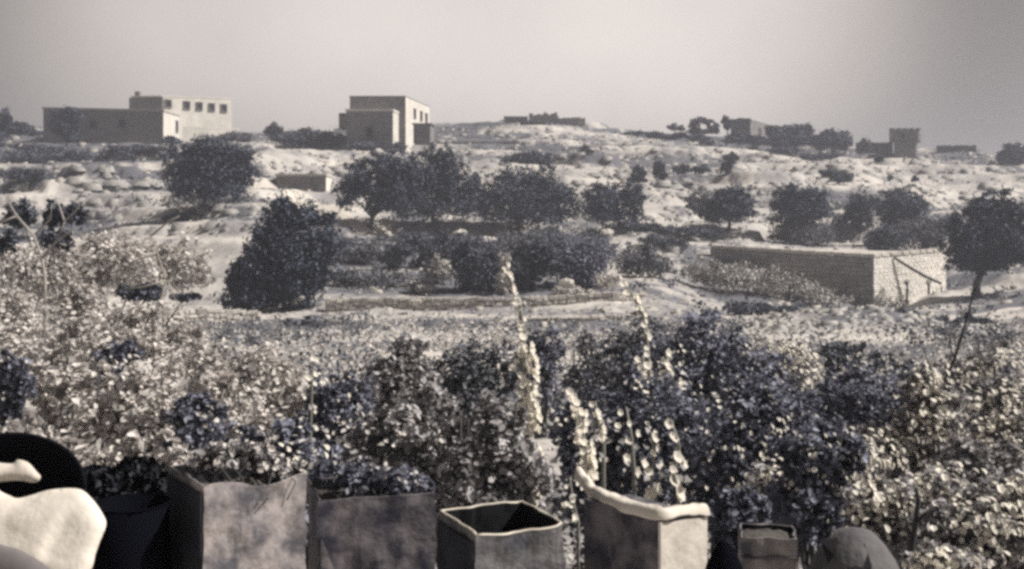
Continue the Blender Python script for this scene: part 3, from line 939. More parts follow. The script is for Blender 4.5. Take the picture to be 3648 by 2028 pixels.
tree('olive_tree', 'ragged olive tree at the right end of the middle row', 'tree', (2215, 832),
     [(2150, 720, 55, 56), (2232, 700, 58, 50), (2195, 770, 80, 42), (2262, 735, 28, 48), (2105, 745, 50, 52), (2180, 690, 40, 35)], 5200, 0.18, r0=0.17, group=OG)
tree('olive_tree', 'neat round-headed olive tree alone on the pale ground right of centre', 'tree', (2596, 824),
     [(2590, 725, 72, 52), (2642, 755, 48, 33), (2535, 762, 42, 32), (2590, 700, 52, 28), (2590, 765, 70, 28)], 5200, 0.18, r0=0.16, group=OG)
tree('olive_tree', 'thin grey olive tree just left of the neat round one', 'tree', (2505, 765),
     [(2500, 712, 45, 28), (2470, 735, 28, 26), (2540, 720, 25, 20)], 1200, 0.18, m='leaf_mid', r0=0.1, group=OG)
tree('olive_tree', 'dark olive tree above the far end of the stone house roof', 'tree', (2850, 874),
     [(2850, 722, 82, 56), (2798, 752, 52, 44), (2902, 748, 56, 48), (2840, 695, 60, 30), (2850, 780, 90, 30)], 6000, 0.18, r0=0.18, group=OG)
tree('olive_tree', 'small olive tree left of its bigger neighbour above the house', 'tree', (3062, 830),
     [(3065, 752, 52, 46), (3085, 722, 32, 28), (3050, 785, 45, 22)], 3200, 0.18, r0=0.13, group=OG)
tree('olive_tree', 'tall domed olive tree behind the sunlit gable of the stone house', 'tree', (3215, 870),
     [(3215, 730, 74, 48), (3175, 770, 58, 42), (3262, 770, 40, 40), (3215, 705, 52, 24), (3210, 800, 60, 32)], 5600, 0.18, r0=0.17, group=OG)
tree('olive_tree', 'large black olive tree at the right edge beside the gable', 'tree', (3478, 1003),
     [(3560, 770, 95, 72), (3500, 740, 60, 42), (3450, 850, 85, 78), (3560, 860, 90, 78), (3400, 870, 45, 46), (3475, 925, 75, 34), (3640, 810, 60, 88), (3610, 900, 80, 60), (3420, 925, 50, 36), (3550, 930, 70, 32), (3480, 955, 56, 24)], 12500, 0.17, r0=0.27, group=OG, d=72)


def bush(label, lobes, n, leaf=0.15, m='leaf_far', d=None, name='bush', group=None, r0=0.05, six=False, cat='bush', base=None, bark='bark', per=22, clump=0.18):
    u = sum(l[0] for l in lobes) / len(lobes); vb = max(l[1] + l[3] for l in lobes)
    u0 = base[0] if base else u
    return tree(name, label, cat, (u0, (base[1] if base else vb - 2)), lobes, n, leaf, m, r0, group, d, 'foliage', six, 0.25, bark, clump, 0.5, 'stem', per)


bush('tall dark cypress-like bush left of centre above the terrace wall',
     [(1000, 800, 66, 84), (1062, 770, 62, 50), (1000, 920, 100, 105), (1120, 840, 66, 55), (950, 1030, 100, 76), (1060, 1020, 90, 86), (870, 1000, 50, 70), (1010, 740, 34, 34), (930, 900, 60, 90), (1120, 930, 60, 80), (900, 1060, 90, 44), (1040, 960, 90, 80), (858, 950, 34, 26), (1160, 780, 44, 30), (1185, 880, 44, 34), (850, 1080, 60, 26), (1170, 970, 40, 30)],
     16000, 0.15, 'leaf_dark', d=56, r0=0.12)
bush('grey bush on the terrace right of the tall dark bush', [(1270, 905, 85, 34), (1200, 880, 50, 28), (1330, 890, 40, 30)], 2600, 0.15, 'leaf_mid')
bush('dark low bush left of the middle thicket', [(1400, 920, 45, 40), (1440, 900, 30, 28)], 1200, 0.15)
bush('dark thicket edge bush at left of the white stalk', [(1690, 960, 72, 82), (1650, 915, 34, 40), (1720, 1030, 50, 34)], 3600, 0.15, 'leaf_far', d=60)
bush('dark shrub band on the upper terrace behind the grey bush', [(1480, 880, 70, 30), (1580, 880, 80, 40), (1560, 940, 70, 50)], 3800, 0.15, 'leaf_far', d=72)
bush('low grey weeds on the terrace left of the dark thicket', [(1330, 1000, 110, 40), (1480, 1010, 100, 40), (1220, 990, 60, 30)], 3400, 0.14, 'leaf_mid', d=62)
bush('dark leaves standing in for the shade between the trunks of the middle olive row', [(1440, 850, 90, 20), (1600, 855, 90, 22), (1950, 850, 100, 24), (2080, 860, 80, 26)], 3600, 0.14, 'leaf_far', d=80)  # bush band added for the dark shade under the olive row
bush('dusky shrub under the olive row behind the thicket', [(2000, 880, 80, 34), (2120, 890, 70, 34), (1700, 880, 60, 30)], 3000, 0.14, 'leaf_blue', d=72)
bush('wide grey shrub under the biggest olive tree', [(1790, 890, 90, 46), (1900, 870, 80, 36)], 3600, 0.15, 'leaf_mid', d=74)
bush('dense dark shrub in the middle of the thicket', [(1850, 985, 74, 58), (1950, 930, 66, 60), (1905, 1035, 60, 26), (1880, 910, 40, 40)], 4200, 0.15, 'leaf_far', d=60)
bush('pale upright shrub in the gap of the dark thicket', [(1790, 1000, 26, 50), (1800, 940, 18, 34)], 900, 0.13, 'leaf_pale', d=58.5)
bush('pale leafy clump left of the dark thicket edge', [(1560, 970, 44, 44), (1500, 1020, 50, 26)], 1200, 0.13, 'leaf_grass', d=59)
bush('pale dry clump at the right foot of the dark thicket', [(2030, 1040, 46, 26), (2160, 1010, 40, 30)], 1000, 0.13, 'leaf_pale', d=58)
bush('dusky shrub at the right of the thicket', [(2040, 940, 80, 72), (2110, 930, 46, 60), (2075, 1010, 60, 44)], 4800, 0.15, 'leaf_blue', d=61)
bush('grey shrub between the thicket and the stone house', [(2250, 930, 70, 50), (2330, 950, 60, 40)], 2400, 0.14, 'leaf_mid')
bush('pale shrub bank against the shadowed wall of the stone house', [(2600, 985, 110, 46), (2740, 1010, 100, 46), (2860, 1040, 90, 36), (2500, 960, 60, 36), (2900, 1070, 90, 26)], 6000, 0.14, 'leaf_grass', d=68)
bush('dark straggling hedge below the shadowed house wall', [(2640, 1100, 46, 18), (2720, 1104, 50, 17), (2810, 1108, 50, 15), (2880, 1112, 36, 11)], 3000, 0.13, name='hedge', cat='hedge', d=58)
bush('dark row of bushes left of the gap below the gable', [(3120, 1125, 36, 24), (3180, 1150, 36, 24), (3245, 1160, 34, 36), (3205, 1130, 20, 20)], 3600, 0.13, 'leaf_dark', d=52)
bush('dark row of bushes right of the gap below the gable', [(3350, 1165, 36, 30), (3420, 1175, 40, 30), (3490, 1160, 36, 32), (3540, 1180, 26, 22), (3450, 1145, 26, 24)], 4200, 0.13, 'leaf_dark', d=52)
bush('grey bush in front of the dark olive above the house roof', [(2850, 835, 92, 40), (2790, 840, 46, 32), (2910, 840, 50, 32)], 3600, 0.16, 'leaf_mid')
bush('dark slanting bush right of the dark olive above the house roof', [(2985, 800, 20, 34), (2975, 835, 14, 28)], 700, 0.15)
bush('dark bush under the tall domed olive tree', [(3170, 860, 66, 42), (3120, 880, 40, 20)], 2400, 0.16, 'leaf_far')
bush('pale grey bush right of the tall domed olive tree', [(3290, 835, 66, 56), (3330, 860, 40, 36), (3350, 790, 40, 20)], 3200, 0.16, 'leaf_mid')
bush('long dark leaf strip standing in for the shadow left of the neat round olive tree', [(2300, 808, 46, 12), (2380, 818, 52, 15), (2470, 828, 56, 16), (2545, 838, 40, 12)], 2800, 0.16, name='hedge', cat='hedge')  # leafy strip added in the shape of the tree's cast shadow
bush('low dark bush behind the pale terrace right of centre', [(2330, 860, 60, 16), (2400, 870, 46, 14)], 1400, 0.15)
bush('dark leaves standing in for the shade under the broad olive tree on the left', [(680, 775, 60, 14), (760, 772, 70, 16), (620, 780, 40, 8)], 2200, 0.16, 'leaf_dark')  # dark leaves added where the tree's own shadow falls
bush('pair of dark round bushes on pale ground left of the terrace wall', [(1030, 1160, 22, 18), (1105, 1160, 32, 24)], 1200, 0.12, 'leaf_dark', d=47)
bush('small dark bush on pale ground at left', [(955, 1208, 30, 20)], 700, 0.11, 'leaf_dark', d=42)
bush('small dark bush beside two pale boulders left of centre', [(1085, 1212, 34, 8), (1140, 1212, 30, 7)], 500, 0.1, 'leaf_dark', d=43)
bush('bushy clump at the foot of the pale slope at far left', [(120, 640, 60, 30), (60, 625, 60, 20)], 1800, 0.2, 'leaf_far', d=104)

RG = 'bushes and trees along the ridge'
for (label, lobes, n, dd, m, nm) in [
    ('dark tree cut by the left edge of the picture on the ridge', [(5, 430, 26, 38), (-20, 470, 40, 40)], 1500, 150, 'leaf_dark', 'tree'),
    ('dark tree standing against the front of the long farmhouse', [(235, 420, 42, 30), (230, 455, 40, 36), (255, 490, 26, 20)], 2200, 150, 'leaf_dark', 'tree'),
    ('low bushes left of the long farmhouse', [(60, 462, 50, 18), (110, 470, 40, 12)], 1000, 152, 'leaf_far', 'bush'),
    ('dark hedge in the field below the long farmhouse', [(100, 560, 90, 22), (220, 565, 90, 24), (320, 572, 50, 18), (150, 535, 60, 16)], 4200, 134, 'leaf_far', 'hedge'),
    ('dark hedge on the bank below the sunlit end of the farmhouse', [(440, 555, 60, 24), (520, 570, 50, 24), (480, 530, 90, 10)], 2800, 134, 'leaf_far', 'hedge'),
    ('dark bush at the right foot of the farmhouse', [(610, 502, 26, 12)], 500, 150, 'leaf_dark', 'bush'),
    ('low bush in front of the broad olive tree top', [(780, 500, 60, 18), (850, 490, 50, 16)], 1100, 146, 'leaf_mid', 'bush'),
    ('grey bush on the ridge halfway between farmhouse and tall house', [(975, 465, 24, 24), (1000, 490, 30, 20)], 800, 148, 'leaf_far', 'bush'),
    ('wide bush just left of the tall house', [(1070, 502, 56, 30), (1130, 495, 50, 24), (1190, 500, 40, 18)], 2400, 142, 'leaf_far', 'bush'),
    ('small weed tuft on the bare skyline left of the tall house', [(1092, 466, 14, 9)], 150, 150, 'leaf_mid', 'bush'),
    ('dark bush at the foot of the tall house', [(1300, 525, 60, 16), (1420, 522, 20, 12)], 900, 136, 'leaf_far', 'bush'),
    ('dark hedge on the slope below the terrace wall', [(1880, 562, 40, 22), (1930, 570, 36, 14), (1830, 570, 30, 12)], 1500, 128, 'leaf_far', 'hedge'),
    ('slanting dark bush right of the dark hedge on the slope', [(2085, 565, 24, 18), (2055, 585, 22, 12)], 700, 126, 'leaf_dark', 'bush'),
    ('dark upright bush on the rocky slope right of centre', [(2275, 618, 20, 18), (2268, 640, 26, 14)], 900, 118, 'leaf_far', 'bush'),
    ('second dark upright bush on the rocky slope', [(2345, 605, 16, 26), (2360, 625, 14, 14)], 600, 118, 'leaf_far', 'bush'),
    ('dark bush right of the two upright bushes', [(2430, 605, 26, 12), (2500, 605, 24, 12)], 600, 118, 'leaf_far', 'bush'),
    ('dark bush below the ridge house', [(2605, 565, 22, 14), (2590, 600, 16, 18)], 600, 122, 'leaf_far', 'bush'),
    ('low dark bushes on the ridge right of the ruin', [(2330, 482, 30, 10), (2385, 488, 30, 9), (2270, 476, 36, 6)], 1000, 165, 'leaf_dark', 'bush'),
    ('two low dark bushes under the pale-topped tree', [(2490, 492, 34, 9), (2420, 482, 26, 9)], 800, 160, 'leaf_dark', 'bush'),
    ('rounded tree with a pale gap left of the ridge house', [(2472, 455, 16, 22), (2500, 432, 30, 12), (2540, 458, 20, 18), (2500, 470, 44, 8), (2410, 455, 26, 12)], 1500, 170, 'leaf_far', 'tree'),
    ('slender dark tree at the left corner of the ridge house', [(2588, 432, 13, 16), (2592, 452, 10, 14)], 600, 168, 'leaf_dark', 'tree'),
    ('dark shrubs in front of the ridge house', [(2640, 495, 50, 18), (2700, 505, 36, 16)], 1400, 164, 'leaf_dark', 'bush'),
    ('small tree right of the ridge house', [(2752, 458, 22, 14), (2745, 480, 12, 18)], 500, 170, 'leaf_far', 'tree'),
    ('wide dark tree on the ridge right of the ridge house', [(2820, 492, 70, 34), (2860, 470, 36, 20), (2780, 505, 40, 20)], 3200, 165, 'leaf_dark', 'tree'),
    ('dark clipped-looking tree next to the wide one on the ridge', [(2965, 500, 50, 30), (3010, 505, 22, 26), (2930, 510, 30, 24)], 2800, 165, 'leaf_dark', 'tree'),
    ('dark bush at the left foot of the watchtower', [(3080, 525, 18, 24)], 400, 160, 'leaf_far', 'bush'),
    ('dark bush on the bare slope below the wide dark tree', [(2990, 632, 30, 18), (2950, 618, 30, 10), (3020, 640, 16, 10)], 900, 128, 'leaf_dark', 'bush'),
    ('low dark weeds under the wide dark tree', [(2890, 560, 30, 10), (2940, 560, 36, 7), (2800, 535, 50, 8)], 900, 145, 'leaf_far', 'bush'),
    ('dark tree at the right edge of the ridge', [(3610, 555, 46, 32), (3640, 540, 26, 24), (3570, 570, 24, 18)], 2000, 158, 'leaf_dark', 'tree'),
    ('tiny round bush on the bare right slope', [(3260, 640, 10, 8)], 120, 125, 'leaf_dark', 'bush'),
    ('small bush left of the tiny round bush on the right slope', [(3172, 635, 8, 7), (3130, 570, 12, 8)], 160, 125, 'leaf_far', 'bush'),
]:
    if nm == 'tree':
        tree('tree', label, 'tree', (lobes[0][0], lobes[0][1] + lobes[0][3]), lobes, int(n * 2), 0.26, m, 0.14, RG, dd, dz=0, per=30)
    else:
        bush(label, lobes, int(n * 1.6), 0.26, m, dd, nm, RG, cat=nm)

# scrub and weeds strewn over the hill, beyond counting
N = 4000
u = RNG.uniform(-200, 3850, N); d = RNG.uniform(58, 185, N) ** 1.0
x = d * (u - CX) / F
dens = 0.8 * fbm(x / 9.0, d / 6.0, 4, 21) + 1.0 * fbm(x / 34.0, d / 5.0, 3, 33)
keep = dens > RNG.uniform(-0.22, 0.25, N)
x, d = x[keep], d[keep]
z = terrain(x, d)
k = 16
r = RNG.uniform(0.15, 0.6, len(x)) * (0.7 + d / 260)
pos = np.repeat(np.stack([x, d, z + r * 0.35], 1), k, 0) + RNG.normal(size=(len(x) * k, 3)) * np.repeat(r, k)[:, None] * np.array([0.55, 0.5, 0.32])
V, Fq = leaf_cloud(pos, RNG.normal(size=pos.shape) + np.array([0, 0, 0.4]), RNG.uniform(0.12, 0.30, len(pos)))
np_mesh('scrub', V, Fq, 'leaf_far', None, 'stuff')

# rough stones on the pale bank below the gable
N = 900
u = RNG.uniform(2600, 3560, N); d = RNG.uniform(36, 53, N)
x = d * (u - CX) / F; z = terrain(x, d)
cube = np.array([[-1, -1, -1], [1, -1, -1], [1, 1, -1], [-1, 1, -1], [-.7, -.7, 1], [.7, -.7, 1], [.7, .7, 1], [-.7, .7, 1]], float)
fc = np.array([[4, 5, 6, 7], [0, 1, 5, 4], [1, 2, 6, 5], [2, 3, 7, 6], [3, 0, 4, 7]])
sz_ = RNG.uniform(.04, .22, (N, 1)) ** 1.2 * RNG.uniform(.7, 1.3, (N, 3)) * np.array([1.5, 1, .75])
V = (cube[None] + RNG.normal(0, .22, (N, 8, 3))) * sz_[:, None, :] + np.stack([x, d, z], 1)[:, None, :]
np_mesh('bank_stones', V.reshape(-1, 3), ((np.arange(N) * 8)[:, None, None] + fc[None]).reshape(-1, 4), 'stone', None, 'stuff')

# dark scrub rooted along the foot of the terrace banks
N = 14000
u = RNG.uniform(-200, 3850, N); d = RNG.uniform(95, 182, N)
x = d * (u - CX) / F
sl = terrain(x, d + .9) - terrain(x, d - .3)
kp = (sl > .55) & (fbm(x / 14, d / 5, 3, 63) > RNG.uniform(-.08, .10, N))
x, d = x[kp], d[kp]
r = RNG.uniform(.2, .55, len(x)); k = 14
pos = np.repeat(np.stack([x, d, terrain(x, d) + r * .35], 1), k, 0) + RNG.normal(size=(len(x) * k, 3)) * np.repeat(r, k)[:, None] * np.array([.9, .4, .34])
V, Fq = leaf_cloud(pos, RNG.normal(size=pos.shape) + np.array([0, 0, .4]), RNG.uniform(.14, .30, len(pos)))
np_mesh('bank_scrub', V, Fq, 'leaf_far', None, 'stuff')

# ledges of broken rock along the terrace banks
N = 16000
u = RNG.uniform(-200, 3850, N); d = RNG.uniform(62, 182, N)
x = d * (u - CX) / F
sl = (terrain(x, d + .5) - terrain(x, d - .5))
kp = sl > RNG.uniform(.35, 1.1, N)
x, d = x[kp], d[kp]
z = terrain(x, d)
cube = np.array([[-1, -1, -1], [1, -1, -1], [1, 1, -1], [-1, 1, -1], [-.7, -.7, 1], [.7, -.7, 1], [.7, .7, 1], [-.7, .7, 1]], float)
n_ = len(x)
sz_ = RNG.uniform(.16, .55, (n_, 1)) * RNG.uniform(.7, 1.3, (n_, 3)) * np.array([1.5, .9, .62])
V = (cube[None] + RNG.normal(0, .20, (n_, 8, 3))) * sz_[:, None, :] + np.stack([x, d, z], 1)[:, None, :]
fc = np.array([[4, 5, 6, 7], [0, 1, 5, 4], [1, 2, 6, 5], [2, 3, 7, 6], [3, 0, 4, 7]])
np_mesh('rock_ledges', V.reshape(-1, 3), ((np.arange(n_) * 8)[:, None, None] + fc[None]).reshape(-1, 4), 'stone', None, 'stuff')

# loose stones strewn over the hill
N = 1500
u = RNG.uniform(-200, 3850, N); d = RNG.uniform(40, 180, N)
x = d * (u - CX) / F; z = terrain(x, d)
cube = np.array([[-1, -1, -1], [1, -1, -1], [1, 1, -1], [-1, 1, -1], [-.7, -.7, 1], [.7, -.7, 1], [.7, .7, 1], [-.7, .7, 1]], float)
s = RNG.uniform(0.06, 0.26, (N, 1)) * (0.6 + d[:, None] / 200)
V = (cube[None] + RNG.normal(0, 0.22, (N, 8, 3))) * (s * RNG.uniform(0.6, 1.3, (N, 3)) * np.array([1.2, 1, .7]))[:, None, :] + np.stack([x, d, z], 1)[:, None, :]
fc = np.array([[4, 5, 6, 7], [0, 1, 5, 4], [1, 2, 6, 5], [2, 3, 7, 6], [3, 0, 4, 7]])
Fq = (np.arange(N) * 8)[:, None, None] + fc[None]
np_mesh('loose_stones', V.reshape(-1, 3), Fq.reshape(-1, 4), 'rock', None, 'stuff')


def boulder(label, u, v, r, d=None, sq=0.58):
    d = d or hit(u, v + r * 0.5)
    s = d / F; c = P(u, v, d)
    mb = MB()
    rings, n = 6, 10
    for i in range(rings + 1):
        ph = math.pi * i / rings
        for q in range(n):
            th = 2 * math.pi * q / n
            w = 1 + RNG.uniform(-.26, .22)
            mb.v.append((c.x + r * s * w * math.sin(ph) * math.cos(th), c.y + r * s * w * math.sin(ph) * math.sin(th) * .8, c.z + r * s * w * sq * math.cos(ph)))
    for i in range(rings):
        for q in range(n):
            a = i * n + q; b = i * n + (q + 1) % n
            mb.f.append((a + n, b + n, b, a))
    o = mb.build('boulder', 'rock', loc=c)
    tag(o, label, 'boulder', 'pale boulders on the slope')


for a in [('oval white boulder under the broad olive tree on the left', 716, 738, 17), ('pale boulder at the foot of the biggest olive tree', 1872, 840, 30),
          ('round pale boulder at the foot of the ragged olive tree', 2160, 832, 28), ('pale slab in front of the tall olive tree with the ragged top', 1640, 838, 34),
          ('pale boulder on the terrace beside the white stalk', 1575, 945, 32, 62), ('pale mound of stone at the right of the dark thicket', 2020, 1010, 30, 57),
          ('small white boulder left of the terrace wall', 1075, 1062, 12, 54), ('small white boulder on the path at far left', 920, 1130, 12, 47),
          ('pointed pale stone standing on the terrace wall', 1480, 1078, 22, 54.5), ('pale stone between the two rows of dark bushes', 3375, 1190, 16, 50.5)]:
    boulder(*a)

# ================================================================== the garden in front: big-leaved shrubs
def leaf_pieces(m, n=5):
    out = []
    for k in range(n):
        w = RNG.uniform(0.30, 0.42); f = RNG.uniform(.08, .18)
        v = [(-.5, 0, 0), (-.25, w, f), (.15, w * .9, f), (.5, 0, -.10), (.15, -w * .9, f), (-.25, -w, f), (-.05, 0, 0), (.25, 0, -.03)]
        fc = [(0, 6, 1), (6, 7, 2, 1), (7, 3, 2), (0, 5, 6), (6, 5, 4, 7), (7, 4, 3)]
        me = bpy.data.meshes.new('leaf'); me.from_pydata(v, [], fc); me.materials.append(M[m]); me.update()
        out.append(me)
    return out


M['leaf_pale_one'] = mat('pale_dusty_leaf', (0.58, 0.55, 0.52), 0.65, obj_rand=0.3, spec=0.3, transl=0.12)
M['leaf_blue_one'] = mat('dusky_leaf', (0.24, 0.245, 0.28), 0.6, obj_rand=0.6, spec=0.4, transl=0.1)
M['leaf_mid_one'] = mat('grey_leaf', (0.34, 0.33, 0.33), 0.65, obj_rand=0.55, spec=0.35, transl=0.12)
M['blossom'] = mat('white_blossom', (0.80, 0.765, 0.69), 0.7, obj_rand=0.12, transl=0.25)
M['leaf_mix'] = mat('mixed_leaves', (0.34, 0.33, 0.34), 0.7, isl_rand=0.8, spec=0.3, transl=0.28)
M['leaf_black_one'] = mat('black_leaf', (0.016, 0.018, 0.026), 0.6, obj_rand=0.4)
LEAF = {k: leaf_pieces(k) for k in ('leaf_pale_one', 'leaf_blue_one', 'leaf_mid_one', 'leaf_black_one', 'blossom')}


def shrub(label, d, lobes, n, leaf, m, one, singles=60, group=None, name='shrub', cat='shrub', clump=0.13, stems=15, gz=None, part='leaf'):
    u = sum(l[0] for l in lobes) / len(lobes)
    x = d * (u - CX) / F
    base = Vector((x, d, ground(x, d) if gz is None else gz))
    root = thing(name, label, cat, base, group)
    s = d / F
    mb = MB()
    for k in range(stems):
        l = lobes[k % len(lobes)]
        t = P(l[0] + RNG.uniform(-.6, .6) * l[2], l[1] - RNG.uniform(-.2, 1.12) * l[3], d + RNG.uniform(-.4, .4) * l[2] * s)
        b = Vector((base.x + (t.x - base.x) * .5 + RNG.uniform(-.1, .1), base.y + RNG.uniform(-.1, .1), ground(base.x, base.y) - .05 if gz is None else gz))
        mid = b.lerp(t, .55) + Vector((RNG.uniform(-.08, .08), RNG.uniform(-.08, .08), 0))
        sr = min(.022, leaf * .30) if d > 4 else leaf * .09
        mb.tube([b, mid, t], [sr, sr * .7, sr * .3], 5)
    mb.build('stem', 'bark', root, smooth=True)
    gr = HY - F * (ground(base.x, base.y) if gz is None else gz) / d
    sk = [(l[0], min(l[1] + l[3] * 1.15, gr), l[2] * .95, l[3] * 1.0) for l in lobes] if d > 4 else []
    pos, nr = lobe_points(lobes, d, n, depth=0.9, clump=clump, shell=0.42, per=34)
    if sk:
        p2, n2 = lobe_points(sk, d, int(n * .5), depth=0.9, clump=clump, shell=0.42, per=14)
        pos = np.concatenate([pos, p2]); nr = np.concatenate([nr, n2])
    V, Fq = leaf_cloud(pos, nr, leaf * RNG.uniform(0.35, 1.25, len(pos)), aspect=0.62, six=True, tipdrop=0.4)
    np_mesh('foliage', V, Fq, m, root, kind='stuff')
    if singles and one:
        vol = np.array([l[2] * l[3] for l in lobes], float); vol /= vol.sum()
        for k in range(singles):
            l = lobes[RNG.choice(len(lobes), p=vol)]
            q = RNG.normal(size=3); q[1] = -abs(q[1]); q[2] = abs(q[2]) * 1.2 - 0.25
            q /= np.linalg.norm(q)
            c = P(l[0], l[1], d + (l[4] if len(l) > 4 else 0))
            p = c + Vector((q[0] * l[2] * s, q[1] * l[2] * s * .9, q[2] * l[3] * s)) * RNG.uniform(.92, 1.08)
            nv = Vector(q) + Vector(RNG.normal(size=3)) * .5 + Vector((0.15, 0, .35))
            e = nv.to_track_quat('Z', 'X').to_euler()
            e.rotate_axis('Z', RNG.uniform(0, 6.28))
            sz = leaf * RNG.uniform(.45, .95)
            piece(part, LEAF[one][RNG.integers(5)], root, p, e, (sz, sz, sz))
    return root


def strew(root, lobes, d, n, leaf):
    """white blooms in twos and threes over the side of a shrub one can see"""
    s = d / F
    k = 0
    while k < n:
        l = lobes[RNG.integers(len(lobes))]
        q = RNG.normal(size=3); q[1] = -abs(q[1]) - .3; q[2] = q[2] * .8 + .25; q /= np.linalg.norm(q)
        c = P(l[0], l[1], d) + Vector((q[0] * l[2] * s, q[1] * l[2] * s * .95, q[2] * l[3] * s)) * 1.08
        for _ in range(RNG.integers(1, 5)):
            p = c + Vector(RNG.normal(size=3)) * leaf * .8
            e = (Vector(q) + Vector((.6, 0, .5)) + Vector(RNG.normal(size=3)) * .3).to_track_quat('Z', 'X').to_euler()
            z = leaf * RNG.uniform(.45, .9)
            piece('bloom', LEAF['blossom'][RNG.integers(5)], root, p, e, (z, z, z)); k += 1


GL = 'pale leafy shrubs in the garden at left'
pale = [
    ('pale leafy shrub at the far left edge under the bare fig branches', 19, [(40, 1180, 150, 150), (-60, 1120, 120, 120)], 5200, .085),
    ('pale leafy shrub at the back of the garden right of the fig branches', 18, [(280, 1190, 160, 150), (380, 1150, 110, 100)], 5200, .085),
    ('back-row leafy shrub below the dark bush left of centre', 17, [(520, 1230, 150, 130), (620, 1270, 120, 100)], 4800, .08),
    ('leafy shrub with dark hollows at left, second row', 13, [(60, 1330, 190, 170), (-80, 1280, 120, 150)], 5000, .075),
    ('leafy shrub in the middle of the left garden, second row', 12.5, [(330, 1340, 180, 170), (450, 1320, 120, 120)], 5000, .075),
    ('leafy shrub near the small round bushes, second row', 12, [(640, 1380, 170, 150), (560, 1340, 120, 120)], 4800, .07),
    ('bright leafy shrub below the pale ground left of centre', 11.5, [(900, 1400, 170, 150), (800, 1360, 110, 110), (1000, 1390, 110, 110)], 5200, .07),
    ('leafy shrub above the black tub at left', 8.5, [(80, 1500, 230, 190), (-100, 1480, 160, 180)], 5200, .062),
    ('leafy shrub between the black tub and the first tin, third row', 8.2, [(400, 1520, 210, 190), (520, 1480, 140, 150)], 5200, .06),
    ('leafy shrub behind the first tin, third row', 8, [(720, 1560, 190, 190), (820, 1520, 140, 160)], 5200, .058),
    ('pale leafy shrub right behind the black tub', 5.4, [(60, 1760, 240, 230), (240, 1770, 170, 190)], 4200, .05),
    ('pale leafy shrub hanging over the black bucket', 5.2, [(430, 1760, 210, 180), (560, 1740, 150, 150)], 4000, .048),
]
for (label, d, lobes, n, leaf) in pale:
    shrub(label, d, lobes, int(n * 1.15), leaf * 1.08, 'leaf_pale', 'leaf_pale_one', 90, GL)
for (label, d, lobes, n) in [('dark hollow shrub among the pale ones behind the first tin', 7.4, [(700, 1490, 90, 70), (640, 1540, 60, 50)], 2400),
                             ('dark hollow shrub at the left edge above the black tub', 7.9, [(20, 1420, 50, 140), (60, 1330, 60, 60)], 2400),
                             ('dark hollow shrub in the middle of the pale left garden', 10, [(430, 1260, 70, 40), (380, 1300, 60, 40)], 1600)]:
    shrub(label, d, lobes, n, .055, 'leaf_blue', 'leaf_pale_one', 18, GL)
GM = 'mixed shrubs in the middle of the garden'
